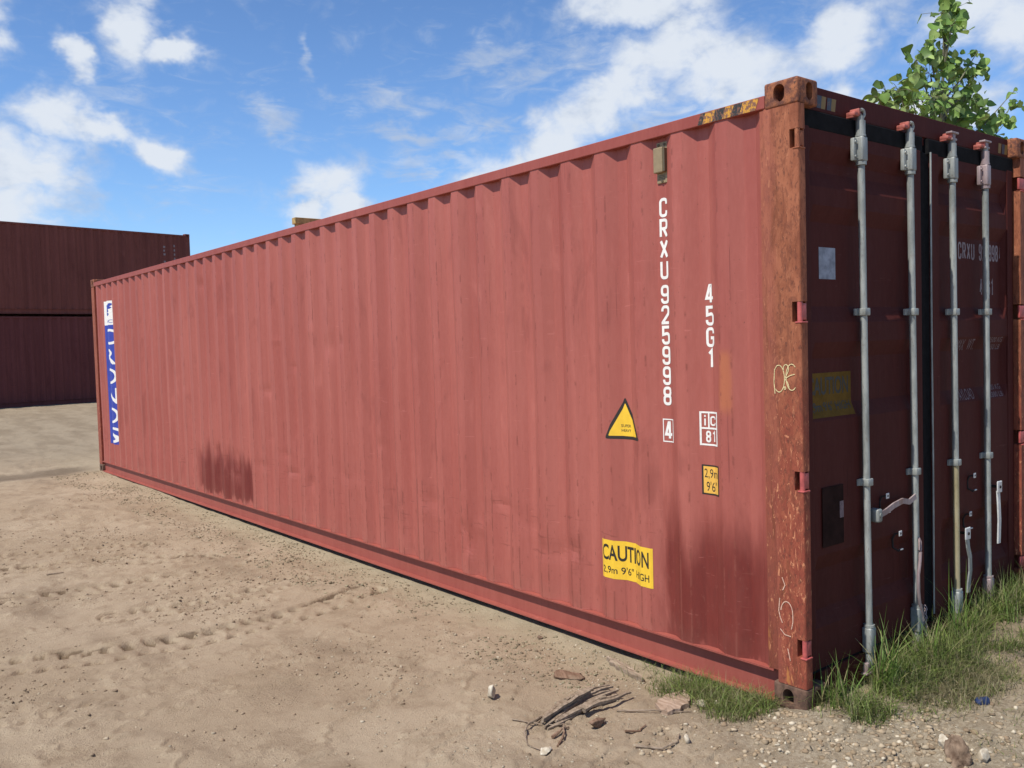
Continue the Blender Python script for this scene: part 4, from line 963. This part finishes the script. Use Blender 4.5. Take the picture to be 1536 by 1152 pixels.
# blue scrap
cv_ = MB(); bx, by = .665, -.475; pts = []
for a in range(18):
    for k, (rr, zz) in enumerate([(.012, .050), (.034, .046), (.047, .030), (.050, .006), (.046, -.004)]):
        th = a * math.pi * 2 / 18; wob = 1 + .12 * math.sin(3 * th + 1) + .07 * math.sin(5 * th); pts.append((rr * wob * math.cos(th) * 1.0, rr * wob * math.sin(th) * .8, zz * (1 + .3 * math.cos(th + 2))))
fs = [(a * 5 + k, a * 5 + k + 1, ((a + 1) % 18) * 5 + k + 1, ((a + 1) % 18) * 5 + k) for a in range(18) for k in range(4)]; cv_.add(pts, fs)
o = cv_.build('plastic_scrap', M['bluep'], loc=(bx, by, H(bx, by)), smooth=True, fix=False); o.rotation_euler = (.5, .1, .6); o.scale = (.72, .72, .72); tag(o, 'crumpled dark blue plastic scrap on the bare dirt beside the grass', 'scrap')

# scattered pebbles and clods: thousands, as stuff
def scatter(name, n_, xr, yr, smin, smax, cols, dfn, label, seed, pw=2.5):
    g = np.random.default_rng(seed); v0, f0 = ico(1); xs = []; ys = []
    while len(xs) < n_:
        x = g.uniform(*xr, 4000); y = g.uniform(*yr, 4000); ok = g.random(4000) < dfn(x, y); ok &= ~((x > -.03) & (x < 2.5) & (y > -.01) & (y < 12.2)); xs += list(x[ok]); ys += list(y[ok])
    xs = np.array(xs[:n_]); ys = np.array(ys[:n_]); zs = Hn(xs, ys); s = smin + (smax - smin) * g.random(n_) ** pw
    sh = g.uniform(.55, 1.2, (n_, 1, 3)) * np.array([1, 1, .65]); jit = 1 + g.normal(size=(n_, len(v0), 1)) * .22; VV = v0[None] * jit * sh * s[:, None, None]
    a = g.uniform(0, 6.28, n_); ca, sa = np.cos(a)[:, None], np.sin(a)[:, None]; X_ = VV[:, :, 0] * ca - VV[:, :, 1] * sa; Y_ = VV[:, :, 0] * sa + VV[:, :, 1] * ca
    P = np.stack([X_ + xs[:, None], Y_ + ys[:, None], VV[:, :, 2] + zs[:, None] + (s * .12)[:, None]], -1).reshape(-1, 3)
    FF = (f0[None] + (np.arange(n_) * len(v0))[:, None, None]).reshape(-1, 3); cols = np.array(cols); ci = cols[g.integers(0, len(cols), n_)] * g.uniform(.75, 1.15, (n_, 1))
    o = np_mesh(name, P, FF, M['pebble'], colors=np.repeat(ci, len(v0), 0)); tag(o, label, 'gravel' if 'gravel' in name else 'clods', kind='stuff')
scatter('dirt_clods', 14000, (-3.3, -.02), (.2, 9.5), .0018, .012, [(.30, .225, .15), (.21, .155, .10), (.26, .19, .125), (.38, .31, .22)], lambda x, y: np.clip((fbm(x * 1.4 + 9, y * 1.4, 3) - .38) * 3, .06, 1), 'small crumbs of dirt scattered over the sandy yard', 3, 4.0)
scatter('dirt_clods', 7000, (-.7, .02), (.8, 12.2), .002, .013, [(.23, .19, .12), (.29, .245, .155), (.20, .155, .10)], lambda x, y: np.clip(.3 + x * 0 + (fbm(x * 3, y * 3, 2) - .4) * 2, 0, 1), 'silt lumps lying along the bottom rail', 4, 3.5)
def gdens(x, y):
    d = np.hypot((x - .05) / 1.0, (y + .40) / .75); k = np.clip(1.35 - d, 0, 1); k = k * np.clip((fbm(x * 4, y * 4, 3) - .3) * 3, .15, 1); k = k * (1 - .9 * sst(x, .5, .8)); return k
scatter('gravel', 5000, (-1.5, 1.2), (-1.3, .75), .002, .019, [(.40, .32, .22), (.36, .275, .18), (.31, .23, .145), (.50, .43, .32), (.27, .195, .125), (.38, .30, .205)], gdens, 'pale crushed gravel round the near corner of the container', 5, 5.0)
scatter('gravel', 900, (-1.6, 0.0), (.2, 1.6), .002, .010, [(.40, .34, .25), (.33, .27, .19)], lambda x, y: np.clip(fbm(x * 3 + 4, y * 3, 3) - .35, .02, 1), 'sparse pale pebbles on the dirt beside the debris', 6, 2.6)

# ------------------------------------------------------------------ grass
def blades(name, xs, ys, lens, lean, cols, label, seed, width=.0035, tuft=None, kind='stuff', cat='grass', dirs=None):
    g = np.random.default_rng(seed); n_ = len(xs); zs = Hn(xs, ys) - .006; a = g.uniform(0, 6.283, n_) if dirs is None else dirs
    dx, dy = np.cos(a), np.sin(a); ws = width * g.uniform(.6, 1.3, n_); sidea = a + math.pi / 2 + g.normal(size=n_) * .4; sx, sy = np.cos(sidea), np.sin(sidea); V_ = []; seg = 5
    for k in range(seg + 1):
        t_ = k / seg; b_ = lean * t_ ** 1.7; up_ = lens * (t_ - .42 * np.clip(lean, 0, 1.4) * t_ ** 2.4); ox = lens * b_ * dx; oy = lens * b_ * dy; wv = ws * (1 - t_ ** 1.6) + .0003
        V_.append(np.stack([xs + ox - sx * wv / 2, ys + oy - sy * wv / 2, zs + up_], -1)); V_.append(np.stack([xs + ox + sx * wv / 2, ys + oy + sy * wv / 2, zs + up_], -1))
    P = np.stack(V_, 1); m_ = 2 * (seg + 1); F_ = np.array([(2 * k, 2 * k + 1, 2 * k + 3, 2 * k + 2) for k in range(seg)])
    FF = (F_[None] + (np.arange(n_) * m_)[:, None, None]).reshape(-1, 4); cc = np.array(cols)[g.integers(0, len(cols), n_)] * g.uniform(.7, 1.25, (n_, 1))
    CC = np.repeat(cc[:, None, :], m_, 1)
    o = np_mesh(name, P.reshape(-1, 3), FF, M['grass'], colors=CC.reshape(-1, 3)); tag(o, label, cat, kind=kind); return o
GREEN = [(.155, .225, .045), (.20, .265, .06), (.11, .165, .038), (.25, .285, .09), (.20, .225, .08), (.16, .175, .065)]; DRY = [(.26, .22, .12), (.20, .175, .095), (.30, .255, .15)]
def sample(n_, xr, yr, dfn, seed):
    g = np.random.default_rng(seed); xs = []; ys = []
    while len(xs) < n_:
        x = g.uniform(*xr, 6000); y = g.uniform(*yr, 6000); ok = g.random(6000) < dfn(x, y); ok &= ~((x > -.004) & (x < 2.5) & (y > -.004)); xs += list(x[ok]); ys += list(y[ok])
    return np.array(xs[:n_]), np.array(ys[:n_])
def gd1(x, y):                                                    # before the doors
    front = -.28 - .17 * np.clip(x, 0, 2) + .06 * np.sin(x * 7)
    k = sst(y, front - .10, front + .10) * sst(x, -.02, .12) * np.where(y < .03, 1, 0); return k * (.05 + 1.3 * sst(fbm(x * 5, y * 5, 3), .36, .62)) * (1 - .9 * np.exp(-(((x - .85) / .5) ** 2 + ((y + .56) / .10) ** 2)))
xs, ys = sample(21000, (-.05, 3.6), (-.85, .02), gd1, 11); g = np.random.default_rng(12)
ln = (.025 + .15 * g.random(len(xs)) ** 1.8) * (.6 + 1.3 * fbm(xs * 4, ys * 4, 2)) * (.5 + .75 * sst(ys, -.38, -.05)); blades('grass', xs, ys, ln, g.uniform(.2, 1.3, len(xs)), GREEN + DRY[:2], 'green grass growing before the container doors', 13, .0034)
def gd2(x, y): return np.where((x < -.01), sst(x, -.34 + .05 * np.sin(y * 17), -.08) * sst(y, .10, .2) * (1 - .97 * sst(y, .35, .9)), 0) * (.3 + np.clip(fbm(x * 8, y * 8, 3) - .3, 0, 1))
xs, ys = sample(2600, (-.36, 0), (.05, 1.0), gd2, 14); ln = g.uniform(.025, .15, len(xs)) ** 1.0; blades('grass', xs, ys, ln, g.uniform(.2, 1.5, len(xs)), GREEN + DRY[:2], 'grass strip against the long side near the corner', 15, .003)
def gd3(x, y): return np.clip(fbm(x * 3 + 2, y * 3, 3) - .42, 0, 1) * sst(x, .15, .5) * 2 * (1 - .93 * np.exp(-(((x - .78) / .42) ** 2 + ((y + .60) / .15) ** 2)))
xs, ys = sample(10000, (.1, 3.2), (-1.4, -.30), gd3, 16); ln = g.uniform(.015, .06, len(xs)); blades('grass', xs, ys, ln, g.uniform(.3, 1.4, len(xs)), GREEN + DRY, 'short patchy grass in front of the bare dirt strip', 17, .003)
def gd4(x, y): return np.exp(-(((x - .85) / .28) ** 2 + ((y + .33) / .13) ** 2)) + .6 * np.exp(-(((x - 2.7) / .4) ** 2 + ((y + .30) / .16) ** 2))
xs, ys = sample(3000, (.1, 3.4), (-.75, .0), gd4, 18); ln = g.uniform(.04, .12, len(xs)); blades('dry_grass', xs, ys, ln, g.uniform(.3, 1.5, len(xs)), DRY + [(.16, .14, .07)], 'straw coloured dead grass among the green', 19, .003)
# under-mat: low ground cover that hides the soil below the blades
def tuft(x, y, n_, hmax, label, seed, spread=.03):
    g = np.random.default_rng(seed); xs = x + g.normal(size=n_) * spread; ys = np.minimum(y + g.normal(size=n_) * spread, -.012); ln = hmax * g.uniform(.3, 1.25, n_)
    blades('grass_tuft', xs, ys, ln, g.uniform(.05, .75, n_), [(.13, .22, .04), (.17, .25, .06), (.10, .17, .035), (.30, .27, .12)], label, seed, .0062, kind='thing0', cat='grass tuft')
tuft(.50, -.10, 95, .40, 'tall bright grass tuft under the first locking rod from the left', 41); tuft(1.30, -.10, 40, .40, 'tall grass tuft under the third locking rod, with one long seed stalk', 42, .035)
tuft(2.15, -.14, 50, .24, 'grass tuft on the mound near the far right corner post', 47, .05); tuft(.16, -.07, 45, .24, 'leaning grass tuft beside the rusty near corner', 43); tuft(.92, -.12, 40, .26, 'grass tuft under the second locking rod from the left', 44); tuft(1.78, -.14, 45, .26, 'grass tuft under the fourth locking rod from the left', 45)
tuft(.66, -.72, 14, .16, 'thin isolated grass stems beside the blue scrap', 46, .02)
for o in bpy.data.objects:
    if o.get('kind') == 'thing0': del o['kind']

# ------------------------------------------------------------------ leaves: broadleaf weed and poplar sapling
def leaf_shape(kind='poplar'):
    if kind == 'poplar': out = [(0, 0), (.20, -.06), (.40, 0), (.51, .16), (.52, .34), (.43, .54), (.27, .74), (.12, .90), (0, 1.0)]
    else: out = [(0, 0), (.18, .10), (.30, .35), (.26, .62), (.12, .86), (0, 1)]
    return out
def leaves(name, P, Nn, D, S, cols, mat_, parent, seed, kind='poplar', label=None):
    g = np.random.default_rng(seed); out = leaf_shape(kind); k = len(out); n_ = len(P); loc = []
    for (x, y) in out: loc.append((x, y, .10 * abs(x) + .05 * math.sin(y * 3)))
    for (x, y) in out: loc.append((0, y, -.06 * y * y))
    for (x, y) in out: loc.append((-x, y, .10 * abs(x) + .05 * math.sin(y * 3 + 1)))
    loc = np.array(loc); F_ = [(a, a + 1, k + a + 1, k + a) for a in range(k - 1)] + [(k + a, k + a + 1, 2 * k + a + 1, 2 * k + a) for a in range(k - 1)]; F_ = np.array(F_)
    D = D / np.linalg.norm(D, axis=1, keepdims=True); Nn = Nn - (Nn * D).sum(1, keepdims=True) * D; Nn /= np.linalg.norm(Nn, axis=1, keepdims=True); Sd = np.cross(D, Nn)
    curl = g.uniform(-1.2, 1.6, n_)[:, None]
    Z = loc[None, :, 2] + curl * .16 * (loc[None, :, 1] ** 2)
    V_ = P[:, None, :] + S[:, None, None] * (Sd[:, None, :] * loc[None, :, 0, None] + D[:, None, :] * loc[None, :, 1, None] + Nn[:, None, :] * Z[:, :, None])
    FF = (F_[None] + (np.arange(n_) * len(loc))[:, None, None]).reshape(-1, 4); cc = np.array(cols)[g.integers(0, len(cols), n_)] * g.uniform(.75, 1.3, (n_, 1))
    vein = np.ones(len(loc)); vein[k:2 * k] = 1.35
    CC = (cc[:, None, :] * vein[None, :, None])
    o = np_mesh(name, V_.reshape(-1, 3), FF, mat_, smooth=True, colors=CC.reshape(-1, 3)); o.parent = parent
    return o
CL = [(3.56, 4.28, .07), (3.60, 4.20, .07), (3.561, 4.193, .107), (3.59, 4.10, .08), (3.451, 4.02, .06), (3.189, 3.897, .048), (3.291, 3.866, .089), (3.037, 3.748, .06), (3.236, 3.683, .149), (3.46, 3.80, .10), (3.609, 3.821, .089), (3.775, 3.745, .107), (4.03, 3.99, .045), (4.042, 3.842, .083), (2.985, 3.618, .06), (2.791, 3.492, .107), (2.604, 3.44, .089), (2.47, 3.40, .048), (2.982, 3.448, .149), (3.285, 3.517, .179), (3.606, 3.59, .149), (3.829, 3.571, .119), (4.002, 3.544, .119), (4.18, 3.461, .083), (4.302, 3.433, .048), (4.754, 3.695, .055), (4.70, 3.78, .03), (4.55, 3.50, .05), (4.467, 3.582, .024), (3.714, 3.425, .131), (3.335, 3.424, .119), (2.75, 3.36, .10), (3.1, 3.33, .13), (3.5, 3.30, .14), (4.0, 3.35, .12), (4.35, 3.33, .08),
      (3.0, 3.05, .2), (3.5, 3.0, .22), (4.0, 2.95, .2), (3.2, 2.6, .2), (3.8, 2.5, .2), (3.5, 2.1, .2)]
tree = empty('poplar_sapling', (3.45, 1.05, H(3.45, 1.05))); tag(tree, 'young broad leafed tree rising behind the door end of the red container', 'tree')
tz = tree.location.z; g = np.random.default_rng(77)
tr = MB(); stem = [(0, 0, 0), (.03, .02, 1.0), (-.05, 0, 2.0), (-.08, -.03, 2.8), (-.05, -.05, 3.4), (.02, -.05, 3.9), (.10, -.05, 4.22)]
tr.tube(stem, [.045, .038, .03, .022, .014, .008, .003], 10)
def stem_at(z):
    for a, b in zip(stem[:-1], stem[1:]):
        if a[2] <= z <= b[2]: return Vector(a).lerp(Vector(b), (z - a[2]) / (b[2] - a[2]))
    return Vector(stem[-1])
P_, N_, D_, S_ = [], [], [], []
for k, (cx, czz, rr) in enumerate(CL):
    jd = float(np.clip(g.normal(), -1.5, 1.5)) * (.16 if rr > .07 else .05); c = Vector((cx - 3.45 + jd * .90, -.05 + jd * .43, czz - tz + jd * .24)); a = stem_at(max(.9, c.z - .30 - .35 * abs(c.x))); mid_ = a.lerp(c, .5) + Vector((0, 0, -.05 * abs(c.x)))
    tr.tube([a, a.lerp(mid_, .6) + Vector((g.normal(), g.normal(), 0)) * .01, mid_, mid_.lerp(c, .6), c], [.010, .008, .006, .004, .002], 6)
    nl = max(5, int(25 * (rr / .1) ** 1.15))
    if rr < .05: nl = 4
    for q in range(nl):
        off = Vector((g.normal(), g.normal(), g.normal() * .9)) * rr * .56; p = c + off; s = g.uniform(.036, .096) * (.7 if rr < .05 else 1)
        if rr > .1 and g.random() < .3: s *= .55
        dd = Vector((off.x * 3 + g.normal() * .5, off.y * 3 + g.normal() * .5, -.5 + g.normal() * .55)); nn = Vector((-.5 + g.normal() * .6, -.5 + g.normal() * .6, .5 + g.normal() * .5))
        P_.append(p[:]); D_.append(dd[:]); N_.append(nn[:]); S_.append(s)
        if g.random() < .5: tr.tube([c + off * .1, c + off * .6 + Vector((0, 0, .01)), p], .0016, 4, caps=False)
tr.build('trunk', M['trunk'], tree, smooth=True)
leaves('crown', np.array(P_), np.array(N_), np.array(D_), np.array(S_), [(.18, .30, .065), (.125, .22, .048), (.24, .36, .085), (.095, .16, .04), (.28, .38, .12)], M['leaf'], tree, 5)
# weed at the right edge on the mound
wd = empty('leafy_weed', (2.50, -.16, H(2.50, -.16))); tag(wd, 'low feathery green weed on the soil mound beyond the last locking rod', 'weed'); g = np.random.default_rng(5)
wb = MB(); P_, N_, D_, S_ = [], [], [], []
for k in range(26):
    a = g.uniform(0, 6.28); hh = g.uniform(.08, .22); ex = Vector((math.cos(a), math.sin(a) * .7, 0)) * g.uniform(.05, .24); pts = [Vector((0, 0, 0)) + ex * .1, ex * .5 + Vector((0, 0, hh * .7)), ex + Vector((0, 0, hh))]; wb.tube(pts, .002, 5)
    for q in range(18):
        t_ = g.uniform(.25, 1); p = pts[0].lerp(pts[1], t_ * 2) if t_ < .5 else pts[1].lerp(pts[2], t_ * 2 - 1); P_.append(p[:]); dd = ex.normalized() + Vector(g.normal(size=3)) * .8; D_.append(dd[:]); N_.append((Vector((0, 0, 1)) + Vector(g.normal(size=3)) * .5)[:]); S_.append(g.uniform(.014, .032))
wb.build('stem', M['trunk'], wd); leaves('leaf', np.array(P_), np.array(N_), np.array(D_), np.array(S_), [(.12, .22, .04), (.09, .17, .03), (.17, .27, .06)], M['grass'], wd, 8, 'weed')
for o in wd.children:
    if o.name.startswith('leaf'): o.name = 'foliage'; o['kind'] = 'stuff'
